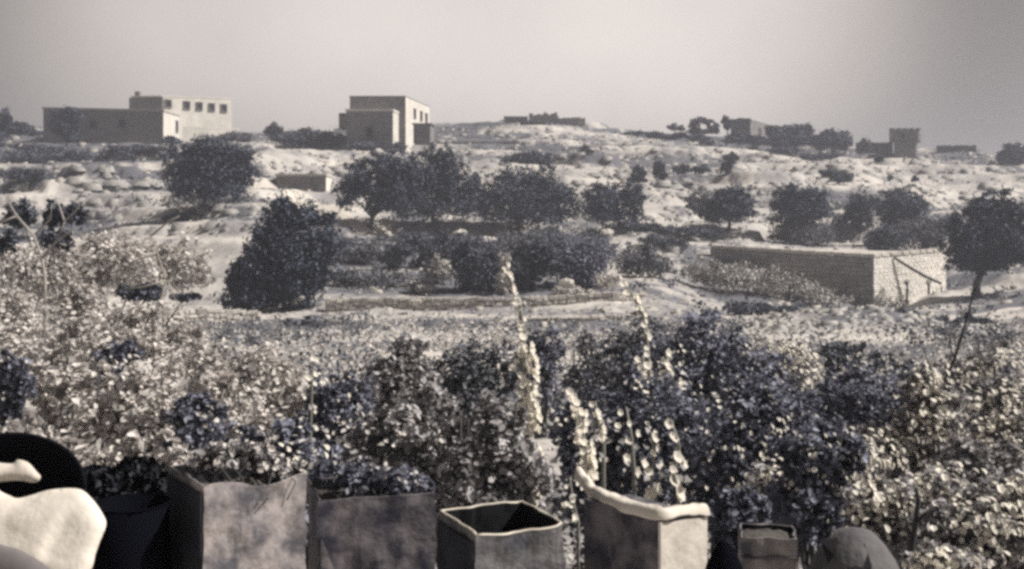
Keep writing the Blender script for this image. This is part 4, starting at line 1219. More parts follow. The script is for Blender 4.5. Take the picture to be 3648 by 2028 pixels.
for (label, d, lobes, n, leaf, m, one, k) in [
    ('dark blue-grey shrub left of the middle of the garden', 8.2, [(1180, 1400, 75, 110), (1230, 1480, 100, 120), (1150, 1600, 110, 160)], 5200, .05, 'leaf_blue', 'leaf_blue_one', 50),
    ('dusky shrub with pale leaves right of the blue-grey one', 9, [(1430, 1300, 90, 90), (1390, 1420, 130, 120), (1500, 1450, 110, 130)], 5200, .055, 'leaf_mix', 'leaf_mid_one', 60),
    ('rounded grey shrub left of the tall white hollyhock', 11, [(1640, 1340, 110, 110), (1730, 1330, 100, 120), (1650, 1470, 140, 150)], 6000, .06, 'leaf_mid', None, 0),
    ('dark round shrub behind the tall white hollyhock', 14, [(1940, 1230, 66, 56), (1900, 1290, 90, 70)], 2600, .06, 'leaf_blue', None, 0),
    ('grey-leaved shrub behind the middle tins', 5.8, [(1330, 1660, 190, 180), (1480, 1640, 150, 160)], 4600, .05, 'leaf_mix', 'leaf_pale_one', 70),
    ('grey-leaved shrub behind the open tin', 5.6, [(1700, 1660, 170, 190), (1820, 1640, 110, 160)], 4400, .05, 'leaf_mix', 'leaf_mid_one', 60),
    ('dark leafy shrub behind the first tin with white blooms', 5.0, [(960, 1690, 170, 150), (1080, 1680, 130, 150), (850, 1690, 90, 120)], 4200, .045, 'leaf_blue', 'leaf_pale_one', 80),
    ('grassy grey shrub at the back behind the hollyhocks', 15, [(2150, 1300, 150, 100), (2300, 1260, 140, 100)], 4600, .065, 'leaf_mid', None, 0),
    ('big dark flowering shrub right of the hollyhocks', 10, [(2500, 1280, 190, 150), (2400, 1400, 190, 150), (2650, 1350, 160, 170)], 9000, .058, 'leaf_blue', 'leaf_mid_one', 60),
    ('dark violet-tinted shrub in the middle of the garden', 7.5, [(2200, 1560, 180, 190), (2350, 1540, 170, 190), (2080, 1600, 110, 170)], 8000, .048, 'leaf_blue', 'leaf_blue_one', 60),
    ('dark shrub with scattered white blooms right of centre', 7, [(2620, 1560, 190, 180), (2760, 1520, 150, 150), (2560, 1700, 150, 120)], 8000, .046, 'leaf_blue', 'leaf_mid_one', 60),
    ('dark round shrub at right before the curved wall', 10.5, [(3080, 1440, 130, 120), (3180, 1480, 100, 110), (2990, 1420, 90, 90)], 6500, .055, 'leaf_blue', None, 0),
    ('dark bush in front of the pale bank at right', 20, [(3030, 1290, 110, 60), (3180, 1330, 130, 60), (2960, 1300, 60, 50)], 4200, .075, 'leaf_far', None, 0),
    ('dark shrub behind the bright stone-rimmed box', 5.6, [(2870, 1680, 130, 140), (2960, 1620, 110, 120)], 4200, .042, 'leaf_blue', 'leaf_mid_one', 40),
    ('dark tuft of leaves right of the bright stone-rimmed box', 4.2, [(2630, 1840, 80, 85), (2680, 1800, 50, 60)], 1600, .034, 'leaf_blue', None, 0),
]:
    rt = shrub(label, d, lobes, n, leaf, m, one, k, GM)
    if m == 'leaf_blue' and k and d < 11:
        strew(rt, lobes, d, 90 if 'bloom' in label or 'flower' in label else 50, leaf)
GR = 'white-blossomed shrubs in the garden at right'
for (label, d, lobes, n, leaf) in [
    ('white-blossomed shrub climbing to the right from the bright box', 6.2, [(2760, 1740, 110, 70), (2870, 1760, 90, 90), (2980, 1700, 110, 80), (3060, 1640, 100, 70)], 3600, .046),
    ('white-blossomed branch band running up to the right edge', 7.2, [(3150, 1590, 110, 70), (3260, 1540, 110, 80), (3330, 1470, 90, 90), (3290, 1400, 60, 80)], 3800, .052),
    ('white-blossomed shrub around the bare forked trunk', 5.2, [(3230, 1820, 150, 110), (3120, 1800, 110, 90), (3340, 1760, 110, 100)], 3400, .042),
    ('big white-blossomed shrub in the bottom right corner', 4.4, [(3480, 1880, 190, 120), (3600, 1800, 120, 110), (3420, 1960, 130, 80), (3640, 1950, 90, 90)], 3600, .038),
    ('pale shrub at the right edge behind the bare branches', 8.5, [(3480, 1560, 150, 130), (3600, 1480, 110, 120), (3560, 1660, 120, 110)], 4400, .055),
    ('pale shrub at the right edge below the row of dark bushes', 14, [(3420, 1340, 120, 70), (3560, 1330, 120, 90), (3640, 1400, 80, 80)], 4000, .075),
    ('pale flowering shrub on the bank in front of the dark bush', 16, [(2700, 1290, 120, 80), (2830, 1330, 100, 70), (2820, 1250, 60, 40)], 3600, .075),
]:
    shrub(label, d, lobes, int(n * 1.1), leaf * .95, 'leaf_mix', 'blossom', 299, GR, part='blossom')
    strew(bpy.data.objects[[o.name for o in bpy.data.objects if o.get('label') == label][0]], lobes, d, 150, leaf * 1.3)
shrub('dark hollow shrub at the right edge among the pale ones', 9.5, [(3580, 1380, 60, 60), (3480, 1470, 70, 50), (3560, 1560, 70, 40)], 2200, .055, 'leaf_blue', None, 0, GR)
shrub('grey shrub with bare branches at the right edge', 6.4, [(3540, 1680, 110, 90), (3440, 1640, 90, 80)], 2600, .045, 'leaf_mix', 'leaf_mid_one', 40, GR)

for (label, d, lobes, n) in [('pale shrub just beyond the right edge of the garden', 9, [(3850, 1480, 150, 150), (4020, 1520, 130, 140)], 2600),
                             ('pale shrub beyond the bottom right corner of the garden', 6, [(3850, 1800, 190, 170), (4080, 1820, 160, 150)], 2600),
                             ('pale shrub just beyond the left edge of the garden', 8, [(-250, 1520, 150, 180), (-420, 1500, 130, 160)], 2600)]:
    shrub(label, d, lobes, n, .06, 'leaf_mix', None, 0, GR if lobes[0][0] > 0 else GL)

# ------------------------------------------------ hollyhocks
def flower_mesh(m):
    v = [(0, 0, -.12)]; fc = []
    n = 10
    for q in range(n):
        th = 2 * math.pi * q / n
        r = 0.5 * (1 + 0.10 * (-1) ** q)
        v.append((r * math.cos(th), r * math.sin(th), .10 + .04 * (-1) ** q))
        v.append((.26 * math.cos(th), .26 * math.sin(th), -.01))
    for q in range(n):
        a, b = 1 + 2 * q, 1 + 2 * ((q + 1) % n)
        fc += [(a, b, b + 1, a + 1), (0, a + 1, b + 1)]
    me = bpy.data.meshes.new('flower'); me.from_pydata(v, [], fc); me.materials.append(M[m]); me.update()
    return me


FLOWER = flower_mesh('petal')


def hollyhock(label, d, path, flowers, fs=0.085, spread=26, r=0.014, bare=0.0, leaves=10, gz=None):
    """path: stalk from the top down in photo pixels; flowers: how many along it"""
    pts = [P(u, v, d) for (u, v) in path]
    foot = pts[-1].copy(); foot.z = ground(foot.x, d) if gz is None else gz
    root = thing('hollyhock', label, 'flower', foot, 'hollyhock stalks in the garden')
    mb = MB(); mb.tube(pts + [foot], [r * (.45 + .55 * k / len(pts)) for k in range(len(pts) + 1)], 6)
    mb.build('stem', 'stem', root, smooth=True)
    s = d / F
    for k in range(flowers):
        f = (k + RNG.uniform(.2, .8)) / flowers * (len(path) - 1)
        i = min(int(f), len(path) - 2); w = f - i
        c = pts[i].lerp(pts[i + 1], w)
        a = RNG.uniform(-1, 1)
        p = c + Vector((a * spread * s, RNG.uniform(-.06, .0), RNG.uniform(-.02, .02)))
        nv = Vector((a * .7 + .8, -.8, RNG.uniform(.1, .8)))
        e = nv.to_track_quat('Z', 'X').to_euler(); e.rotate_axis('Z', RNG.uniform(0, 6.28))
        z = fs * RNG.uniform(.6, .98) * (0.7 + .3 * k / flowers)
        piece('flower', FLOWER, root, p, e, (z, z, z))
    for k in range(leaves):
        f = RNG.uniform(.35, 1) * (len(path) - 1)
        i = min(int(f), len(path) - 2); c = pts[i].lerp(pts[i + 1], f - i)
        a = RNG.uniform(-1, 1)
        p = c + Vector((a * spread * 2.2 * s, RNG.uniform(-.05, .1), RNG.uniform(-.05, .05)))
        e = Vector((a, -.5, 1)).to_track_quat('Z', 'X').to_euler(); e.rotate_axis('Z', RNG.uniform(0, 6.28))
        z = fs * RNG.uniform(.5, .8)
        piece('leaf', LEAF['leaf_mid_one'][RNG.integers(5)], root, p, e, (z, z, z))
    return root


hollyhock('tall hollyhock thick with white flowers in the middle of the garden', 6.6, [(1872, 1230), (1868, 1330), (1880, 1500), (1885, 1650), (1880, 1800)], 110, .078, 44)
hollyhock('white hollyhock just right of the thickest one, leaning right', 6.4, [(2050, 1400), (2070, 1500), (2090, 1620), (2110, 1700)], 40, .078, 24)
hollyhock('short white hollyhock between the leaning one and the dark shrub', 6.5, [(2120, 1430), (2130, 1500), (2150, 1580)], 9, .08, 18)
hollyhock('tall bare-topped hollyhock rising past the terrace wall right of centre', 8.6, [(2200, 985), (2245, 1040), (2275, 1090), (2300, 1150), (2310, 1300), (2330, 1500)], 26, .085, 12, .02)
hollyhock('bare-topped pale stalk rising before the dark thicket in the middle', 8.6, [(1800, 935), (1815, 990), (1838, 1060), (1850, 1090), (1865, 1180), (1860, 1240)], 24, .075, 12, .028)
hollyhock('white hollyhock with sparse flowers in front of the violet-tinted shrub', 6.2, [(2230, 1450), (2250, 1560), (2260, 1700)], 8, .085, 46)
hollyhock('sparse white hollyhock with paired blooms left of the bright box top', 6.0, [(2320, 1540), (2330, 1620), (2320, 1740), (2330, 1790)], 9, .09, 22)
hollyhock('sparse white hollyhock with cupped blooms right of the paired one', 6.0, [(2390, 1500), (2420, 1590), (2400, 1690), (2420, 1770)], 9, .09, 24)
hollyhock('small white flower stalk at the top of the dark shrub right of centre', 9, [(2290, 1270), (2290, 1330), (2280, 1400)], 10, .10, 40)
hollyhock('small stalk of white blooms beside the dark flowering shrub', 8.4, [(2370, 1250), (2390, 1340), (2420, 1400)], 8, .11, 30)
hollyhock('white flower spray low behind the rim of the open tin', 3.6, [(2030, 1700), (2040, 1780), (2060, 1860)], 9, .034, 46, .006, gz=-1.3)
hollyhock('single white bloom stalk over the second tin', 4.0, [(1285, 1700), (1290, 1760), (1300, 1800)], 4, .03, 24, .006, gz=-1.3)
hollyhock('white bloom stalk at the back of the first tin', 5.2, [(1120, 1250), (1110, 1400), (1105, 1600), (1110, 1740)], 16, .045, 24, .01)

# ------------------------------------------------ bare branches and pale fig boughs
def bare_branch(name, label, d, paths, rads, m='bark', cat='branch', group=None, foot=None):
    p0 = P(*paths[0][0], d)
    gz_ = ground(p0.x, d)
    root = thing(name, label, cat, (p0.x, d, gz_), group)
    mb = MB()
    for k, (pp, r) in enumerate(zip(paths, rads)):
        pts = [P(u, v, d + 0.04 * k * d / 6 * (-1) ** k) for (u, v) in pp]
        if k == 0:
            pts = [Vector((pts[0].x, d, gz_ - .05))] + pts
        mb = MB(); mb.tube(pts, [r * (1 - .65 * i / (len(pts) - 1)) for i in range(len(pts))], 6)
        mb.build('trunk' if k == 0 else 'branch', m, root, smooth=True)
    return root


bare_branch('bare_tree', 'thin bare dark sapling bending at the right before the gable', 7.5,
            [[(3368, 1760), (3362, 1640), (3355, 1520), (3345, 1400), (3400, 1280), (3440, 1150), (3470, 1040), (3500, 1000)],
             [(3345, 1400), (3310, 1300), (3290, 1240)], [(3400, 1280), (3380, 1220), (3390, 1180)], [(3360, 1600), (3300, 1690), (3180, 1760)]],
            [.017, .008, .007, .010], cat='tree')
bare_branch('bare_tree', 'short forked bare trunk in the white blossoms at bottom right', 4.3,
            [[(3245, 1960), (3262, 1870), (3272, 1780), (3266, 1740)], [(3262, 1860), (3300, 1830), (3320, 1800)], [(3250, 1930), (3230, 1860), (3216, 1800)]],
            [.019, .010, .008], cat='tree')
bare_branch('bare_tree', 'dark bare bough entering from the right edge among the blossoms', 4.6,
            [[(3700, 1880), (3648, 1850), (3590, 1800), (3540, 1795)], [(3648, 1850), (3640, 1920), (3620, 1960)], [(3590, 1800), (3570, 1760), (3560, 1700)]],
            [.022, .012, .009], cat='tree')
FG = 'pale bare fig trees at the left of the garden'
bare_branch('fig_tree', 'pale bare fig tree with crooked boughs before the slope at far left', 24,
            [[(160, 1000), (150, 920), (120, 840), (60, 770), (30, 720)], [(150, 920), (200, 860), (230, 790), (200, 700)], [(120, 840), (180, 780), (185, 730)],
             [(200, 860), (260, 820), (320, 850)], [(60, 770), (10, 790), (-30, 760)], [(230, 790), (280, 740), (290, 700)]], [.045, .035, .025, .022, .025, .022], 'bark_pale', 'tree', FG)
bare_branch('fig_tree', 'pale fan of bare fig boughs spreading in front of the path at left', 22,
            [[(560, 1120), (590, 1000), (560, 900), (540, 840)], [(590, 1000), (640, 930), (700, 900)], [(560, 900), (480, 930), (420, 990)],
             [(540, 840), (600, 790), (640, 770)], [(560, 900), (500, 870), (430, 880)], [(590, 1000), (520, 1020), (420, 1035)], [(585, 960), (610, 1040), (640, 1100)]],
            [.042, .03, .03, .022, .022, .025, .022], 'bark_pale', 'tree', FG)
for (label, lobes, d) in [('dark hollow of leaves between the pale fig boughs at far left', [(75, 770, 45, 44), (185, 770, 34, 44), (265, 760, 34, 30)], 27),
                          ('second dark clump of leaves lower in the fig boughs at far left', [(200, 860, 50, 30), (30, 880, 24, 50)], 26),
                          ('dark clump under the fan of bare fig boughs', [(520, 1045, 50, 26), (445, 1045, 24, 22), (660, 1060, 40, 10)], 24)]:
    bush(label, lobes, 1500, 0.10, 'leaf_far', d, 'bush', FG)
bush('dry pale weeds at the foot of the fig boughs', [(350, 960, 150, 90), (120, 980, 160, 90), (500, 960, 120, 80), (640, 960, 90, 80)], 6500, 0.10, 'leaf_pale', 26, 'bush', FG)
# weeds and low mixed plants between the garden and the terrace walls
for (nm, mm, N, lo_, sd, sz) in (('weeds', 'leaf_mid', 1500, .02, 61, 1.0), ('pale_weeds', 'leaf_pale', 1300, .03, 77, 1.0), ('dark_weeds', 'leaf_far', 800, .06, 91, 1.1)):
    u = RNG.uniform(-700, 4500, N); d = np.exp(RNG.uniform(math.log(14), math.log(56), N))
    x = d * (u - CX) / F
    kp = fbm(x / 4.0, d / 4.0, 3, sd) > RNG.uniform(lo_ - .06, lo_ + .10, N) + np.clip((d - 24) / 30, 0, 1) * .10
    uu_ = CX + F * x / d
    kp &= ~((uu_ > 2650) & (uu_ < 3420) & (d > 33)) & ~((d > 50) & (uu_ > 1100) & (uu_ < 2400))
    x, d = x[kp], d[kp]
    r = RNG.uniform(.15, .48, len(x)) * sz
    k = 34
    pos = np.repeat(np.stack([x, d, terrain(x, d) + r * .7], 1), k, 0) + RNG.normal(size=(len(x) * k, 3)) * np.repeat(r, k)[:, None] * np.array([.5, .5, .45])
    V, Fq = leaf_cloud(pos, RNG.normal(size=pos.shape) + np.array([0, -.2, .5]), RNG.uniform(.05, .13, len(pos)) * np.repeat(.6 + d / 50, k))
    np_mesh(nm, V, Fq, mm, None, 'stuff')
# dry grass and fallen leaves over the garden soil
N = 48000
u = RNG.uniform(-1300, 5200, N); d = np.exp(RNG.uniform(math.log(4), math.log(62), N))
x = d * (u - CX) / F
dn = fbm(x / 1.6, d / 2.4, 3, 41)
kp = dn > RNG.uniform(-.25, .2, N)
x, d = x[kp], d[kp]
pos = np.stack([x, d, terrain(x, d) + 0.04 + RNG.uniform(0, .12, len(x))], 1)
V, Fq = leaf_cloud(pos, RNG.normal(size=pos.shape) * .6 + np.array([0, -.2, .8]), RNG.uniform(.05, .2, len(x)) * (0.5 + d / 50), aspect=.5)
np_mesh('dry_grass', V, Fq, 'leaf_grass', None, 'stuff')

# ================================================================== the parapet and what stands on it
ZP = -1.04
pw = thing('parapet', 'stone parapet of the terrace carrying the row of old tins', 'wall', (0, 2.75, -1.62))
mb = MB(); mb.box((0, 2.74, ZP - .75), (7.0, 0.96, 1.44)); mb.build('core', 'stone_core', pw)
mb = MB(); mb.box((0, 2.74, ZP - .015), (7.1, 1.00, 0.03)); mb.build('slab', 'coping', pw)
M['tin_pale'] = mat('weathered_pale_tin', (0.36, 0.325, 0.325), 0.7, col2=(0.085, 0.085, 0.10), scale=11, spec=0.3, lo=.40, hi=.60, detail=10, bump=.3, bscale=14)
M['tin_mottled'] = mat('mottled_tin', (0.18, 0.165, 0.18), 0.7, col2=(0.035, 0.036, 0.052), scale=12, spec=0.3, lo=.38, hi=.60, detail=10, bump=.3, bscale=12)
M['tin_dark'] = mat('dark_tin', (0.16, 0.155, 0.165), 0.65, col2=(0.045, 0.048, 0.06), scale=11, lo=.38, hi=.62, detail=10, spec=0.4, bump=.3)
M['tin_shade'] = mat('shade_dark_tin', (0.035, 0.037, 0.048), 0.8, col2=(0.018, 0.019, 0.026), scale=9, spec=.1)
M['tin_rim'] = mat('bright_tin_rim', (0.62, 0.57, 0.48), 0.45, col2=(0.45, 0.41, 0.35), scale=8, spec=.5)
M['rust'] = mat('rust_stain', (0.055, 0.042, 0.048), 0.85, col2=(0.035, 0.03, 0.04), scale=9)
M['tin_inside'] = mat('black_tin_inside', (0.015, 0.016, 0.02), 0.7)
M['earth'] = mat('potting_earth', (0.05, 0.045, 0.045), 0.95, col2=(0.09, 0.085, 0.08), scale=12, bump=.5)
M['cloth'] = mat('white_cloth', (0.66, 0.62, 0.56), 0.85, col2=(0.52, 0.48, 0.43), scale=9, bump=.3, bscale=9)
M['cloth_grey'] = mat('grey_cloth', (0.20, 0.185, 0.185), 0.9, col2=(0.13, 0.12, 0.125), scale=6)
M['enamel'] = mat('black_enamel', (0.006, 0.007, 0.010), 0.85, spec=.05)
M['clay'] = mat('dark_clay', (0.13, 0.125, 0.125), 0.8, col2=(0.075, 0.075, 0.085), scale=7, bump=.4)
M['iron'] = mat('black_iron', (0.004, 0.0045, 0.007), 1.0, spec=.0)


def tin(label, c, w, dpt, h, yaw, m_body, dent=None, inside='earth', fill=0.05, rim='tin_rim', name='tin', rimr=.006, waves=0.004, mats=None):
    """square oil tin without its lid: c = middle of the top; walls have thickness and buckle a little"""
    root = thing(name, label, 'tin', (c[0], c[1], c[2] - h))
    R_ = Matrix.Rotation(yaw, 3, 'Z')
    hx, hy = w / 2, dpt / 2
    corners = [(-hx, -hy), (hx, -hy), (hx, hy), (-hx, hy)]
    nseg, nz = 14, 14
    per = []
    for k in range(4):
        a, b = corners[k], corners[(k + 1) % 4]
        for q in range(nseg):
            f = q / nseg
            per.append((a[0] + (b[0] - a[0]) * f, a[1] + (b[1] - a[1]) * f, k, f))
    n = len(per)

    def pt(q, iz, inset):
        x, y, k, f = per[q]
        z = -h + h * iz / nz
        e = min(f, 1 - f) * 2
        bul = waves * math.sin(f * 9 + k * 2 + z * 22) * e
        sc = 1 + bul / max(hx, hy) - inset / min(hx, hy)
        zz_ = z
        if dent:
            zz_ += dent(k, f) * (iz / nz) ** 6
        cr = (float(vnoise(x * 16 + c[0] * 40 + 50, z * 14 + y * 16 + 60, 5)) - .5) * .007 + (float(vnoise(x * 45 + 90 + c[0] * 40, z * 40 + y * 45 + 80, 8)) - .5) * .006
        sc += cr / max(hx, hy)
        zz_ += (float(vnoise(x * 30 + 40, y * 30 + 40 + c[0] * 9, 12)) - .5) * .005 * (iz / nz) ** 8
        p = R_ @ Vector((x * sc, y * sc, zz_))
        return (c[0] + p.x, c[1] + p.y, c[2] + p.z)
    mb = MB()
    for iz in range(nz + 1):
        for q in range(n):
            mb.v.append(pt(q, iz, 0))
    for iz in range(nz):
        for q in range(n):
            a = iz * n + q; b = iz * n + (q + 1) % n
            mb.f.append((a, b, b + n, a + n))
    mb.build('body', m_body, root, smooth=False)
    mi = MB()
    for iz in range(nz + 1):
        for q in range(n):
            mi.v.append(pt(q, iz, 0.006))
    for iz in range(nz):
        for q in range(n):
            a = iz * n + q; b = iz * n + (q + 1) % n
            mi.f.append((a + n, b + n, b, a))
    mi.build('inside', 'tin_inside', root)
    pr = [pt(q, nz, 0.003) for q in range(n)]
    mr_ = MB(); mr_.tube(pr + [pr[0]], rimr, 6); mr_.build('rim', rim, root, smooth=True)
    if inside:
        ms = MB(); zf = c[2] - fill
        for q in range(n):
            p = pt(q, nz, 0.007); ms.v.append((p[0], p[1], zf + RNG.uniform(-.004, .004)))
        ms.v.append((c[0], c[1], zf + .012))
        ms.f = [(q, (q + 1) % n, n) for q in range(n)]
        ms.build('soil', inside, root, smooth=True)
    return root


def rot_xy(c, yaw, x, y, z=0):
    return Vector((c[0] + x * math.cos(yaw) - y * math.sin(yaw), c[1] + x * math.sin(yaw) + y * math.cos(yaw), c[2] + z))


def patch(root, name, c, yaw, y, poly, m, t=0.002):
    """a stain or label: thin raised sheet on the front face, outline in face coordinates (x, z from the top)"""
    mb = MB()
    n = len(poly)
    front = [rot_xy(c, yaw, x, -y - t, z) for x, z in poly]
    back = [rot_xy(c, yaw, x, -y + .004, z) for x, z in poly]
    mb.v = [tuple(p) for p in front + back]
    mb.f = [tuple(range(n))] + [(a, a + n, (a + 1) % n + n, (a + 1) % n) for a in range(n)]
    return mb.build(name, m, root)


# first tin: pale front, dark left side, front edge dented down
y1 = math.radians(35)
c1 = P(842, 1706, 2.74); c1.z = zz(1712, 2.62)
T1 = tin('pale weathered square tin with a dented front edge, first of the row', c1, .258, .258, .34, y1, 'tin_pale',
         dent=lambda k, f: (-.022 * math.sin(math.pi * min(1, max(0, (f - .25) / .75))) ** 1.3 if k == 0 else 0.0), fill=.055, rim='tin_pale', rimr=.0022)
# second tin: mottled, rust stains
y2 = math.radians(16)
c2 = P(1320, 1760, 3.0); c2.z = zz(1775, 2.87)
T2 = tin('dark mottled square tin with a worn pale corner beside the dented pale tin', c2, .312, .25, .33, y2, 'tin_mottled', fill=.03, rim='tin_mottled', rimr=.0022)
patch(T2, 'worn_edge', c2, y2, .127, [(-.148, -.09), (-.128, -.14), (-.07, -.30), (-.148, -.30)], 'tin_pale')
# third tin: open and empty, bright rim
y3 = math.radians(25)
c3 = P(1782, 1845, 2.74); c3.z = zz(1895, 2.62)
T3 = tin('open empty square tin with a bright rim, third of the row', c3, .236, .236, .32, y3, 'tin_dark', inside=None, rim='tin_rim', rimr=.0034,
         dent=lambda k, f: -.006 * math.sin(math.pi * f) if k == 0 else .004)
# dark sheets paint shade onto the left sides of the first and third tins
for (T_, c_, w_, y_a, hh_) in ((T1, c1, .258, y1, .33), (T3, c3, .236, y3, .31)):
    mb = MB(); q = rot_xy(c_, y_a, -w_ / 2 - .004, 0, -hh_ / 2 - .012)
    mb.box(q, (.004, w_ * .97, hh_ - .012), y_a); mb.build('shade_sheet', 'tin_shade', T_)
# fourth: box tin turned the other way, pale cloth laid over its rim
B4, A4, C4 = Vector(P(2350, 1842, 2.62)), Vector(P(2080, 1760, 2.86)), Vector(P(2515, 1822, 2.74))
zt4 = ZP + .34
bx = thing('tin', 'grey rectangular tin with a white cloth laid over its top, fourth of the row', 'tin', (B4.x, B4.y, ZP))
D4 = A4 + C4 - B4
zs = [A4.z, B4.z, C4.z, D4.z]
mb = MB(); mb.prism([(q.x, q.y) for q in (A4, B4, C4, D4)], ZP, [z - .012 for z in zs]); mb.build('body', 'tin_mottled', bx)
# a pale plate paints the sunlight onto its sunlit end
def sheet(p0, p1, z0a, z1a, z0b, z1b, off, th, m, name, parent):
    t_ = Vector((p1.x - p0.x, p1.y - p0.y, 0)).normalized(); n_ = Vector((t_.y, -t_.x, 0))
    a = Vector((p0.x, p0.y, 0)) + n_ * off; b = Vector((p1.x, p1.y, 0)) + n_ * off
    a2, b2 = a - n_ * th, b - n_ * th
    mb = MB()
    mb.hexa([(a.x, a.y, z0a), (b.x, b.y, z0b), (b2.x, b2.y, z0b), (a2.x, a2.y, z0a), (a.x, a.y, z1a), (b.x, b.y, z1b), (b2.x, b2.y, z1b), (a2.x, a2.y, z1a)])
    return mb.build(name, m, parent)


sheet(B4, C4, ZP + .08, B4.z - .014, ZP + .10, C4.z - .014, .004, .008, 'cloth', 'sunlit_end', bx)

def drape(name, label, cat, line, widths, m, sag=0.01, n=70, thick=.004, hang=.022):
    """cloth laid along a line of points: a top strip with both edges hanging over"""
    pts = []
    for i in range(n + 1):
        f = i / n * (len(line) - 1); k = min(int(f), len(line) - 2)
        pts.append((line[k].lerp(line[k + 1], f - k), widths[k] + (widths[k + 1] - widths[k]) * (f - k)))
    mb = MB()
    prof = 9
    for side in (0, 1):
        for i, (p, w) in enumerate(pts):
            t = pts[min(i + 1, n)][0] - pts[max(i - 1, 0)][0]; t.z = 0; t.normalize(); nb = Vector((-t.y, t.x, 0))
            for j in range(prof):
                a = j / (prof - 1) * 2 - 1
                over = max(0, abs(a) - .62) / .38
                y_ = max(-.62, min(.62, a)) * w + math.copysign(over ** .5 * .012, a)
                z_ = -over * (hang if a < 0 else hang * .5) * (1 + .12 * math.sin(i * .2)) + .003 * (float(vnoise(i * .25 + 7, j * .5 + 3, 4)) - .5) * 2
                q = p + nb * y_ + Vector((0, 0, z_ + (thick if side == 0 else 0)))
                mb.v.append(tuple(q))
    m_ = (n + 1) * prof
    for i in range(n):
        for j in range(prof - 1):
            a = i * prof + j
            mb.f += [(a, a + prof, a + prof + 1, a + 1), (m_ + a, m_ + a + 1, m_ + a + prof + 1, m_ + a + prof)]
    for i in range(n):
        for j in (0, prof - 1):
            a = i * prof + j
            mb.f.append((a, a + m_, a + prof + m_, a + prof))
    o = mb.build(name, m, smooth=True)
    return tag(o, label, cat)


drape('cloth', 'crumpled white cloth lying along the rim of the fourth tin', 'cloth',
      [P(2060, 1668, 2.98), P(2110, 1735, 2.93), A4 + Vector((.06, -.05, .012)), A4.lerp(B4, .6) + Vector((0, 0.01, .012)), B4 + Vector((0.01, .02, .012)), C4.lerp(B4, .45) + Vector((0, .02, .012)), C4 + Vector((0, .01, .012))],
      [.003, .007, .014, .015, .015, .013, .009], 'cloth', hang=.020)

# fifth and sixth: pale flat tin with a seam, black pot, domed pot turned over
c5 = P(2735, 1925, 2.74); c5.z = zz(1928, 2.66)
T5 = tin('low dented pale tin filled with earth between the cloth-topped tin and the domed pot', c5, .135, .13, .2, math.radians(-9), 'tin_pale', fill=.012, rim='tin_pale', rimr=.002)
for zc in (-.045, -.085):
    mb = MB(); q = rot_xy(c5, math.radians(-9), 0, -.0665, zc); mb.box(q, (.128, .006, .007), math.radians(-9)); mb.build('seam', 'tin_mottled', T5)
p = xy(2580, 2.55)
pot = thing('iron_pot', 'black iron pot with a pointed lid beside the cloth-topped tin', 'pot', (p[0], p[1], ZP))
h_ = zz(1925, 2.55) - ZP
mb = MB(); mb.lathe([(0.0, 0), (.052, 0), (.060, h_ * .3), (.054, h_ * .62)], (p[0], p[1], ZP), 20); mb.build('body', 'iron', pot, smooth=True)
mb = MB(); mb.lathe([(.056, h_ * .62), (.040, h_ * .82), (.016, h_ * .97), (.0, h_)], (p[0], p[1], ZP), 20); mb.build('lid', 'iron', pot, smooth=True)
p = xy(3045, 2.6); rr = 208 * 2.6 / F
h_ = zz(1883, 2.6) - ZP
dome = thing('clay_pot', 'domed dark clay pot turned upside down with a black hole in its side', 'pot', (p[0], p[1], ZP))
prof = [(rr * 1.02, 0)] + [(rr * (1 - (k / 9) ** 2.4) ** .5, h_ * (k / 9)) for k in range(1, 9)] + [(rr * .30, h_ * .975), (.0, h_)]
mb = MB(); mb.lathe(prof, (p[0], p[1], ZP), 30, jit=.015); mb.build('body', 'clay', dome, smooth=True)
# broken opening: a dark shard-edged hollow set into the front
hole = [(-.050, -.026), (-.01, -.016), (.042, -.020), (.046, -.06), (.030, -.13), (.0, -.17), (-.030, -.12)]
mb = MB(); nn = len(hole)
def on_dome(x, z, k):
    hh = h_ + z
    r_ = rr * max(.02, (1 - max(0, hh / h_) ** 2.4)) ** .5 * k
    yy = -math.sqrt(max(1e-4, r_ * r_ - x * x)); return (p[0] + x, p[1] + yy, ZP + hh)
mb.v = [on_dome(x - .035, z, 1.045) for x, z in hole] + [on_dome(x - .035, z, .93) for x, z in hole]
mb.v.append(on_dome(-.035, -.075, 1.045))
mb.f = [(a, (a + 1) % nn, 2 * nn) for a in range(nn)] + [(a, a + nn, (a + 1) % nn + nn, (a + 1) % nn) for a in range(nn)]
mb.build('hole', 'dark_void', dome)
shrub('low white-blossomed plant at the right end of the parapet beside the domed pot', 2.9, [(3330, 1990, 80, 46), (3270, 2010, 50, 40), (3420, 2010, 70, 40)], 500, .03, 'leaf_mix', 'blossom', 60, None, 'plant', 'plant', gz=ZP, part='blossom')

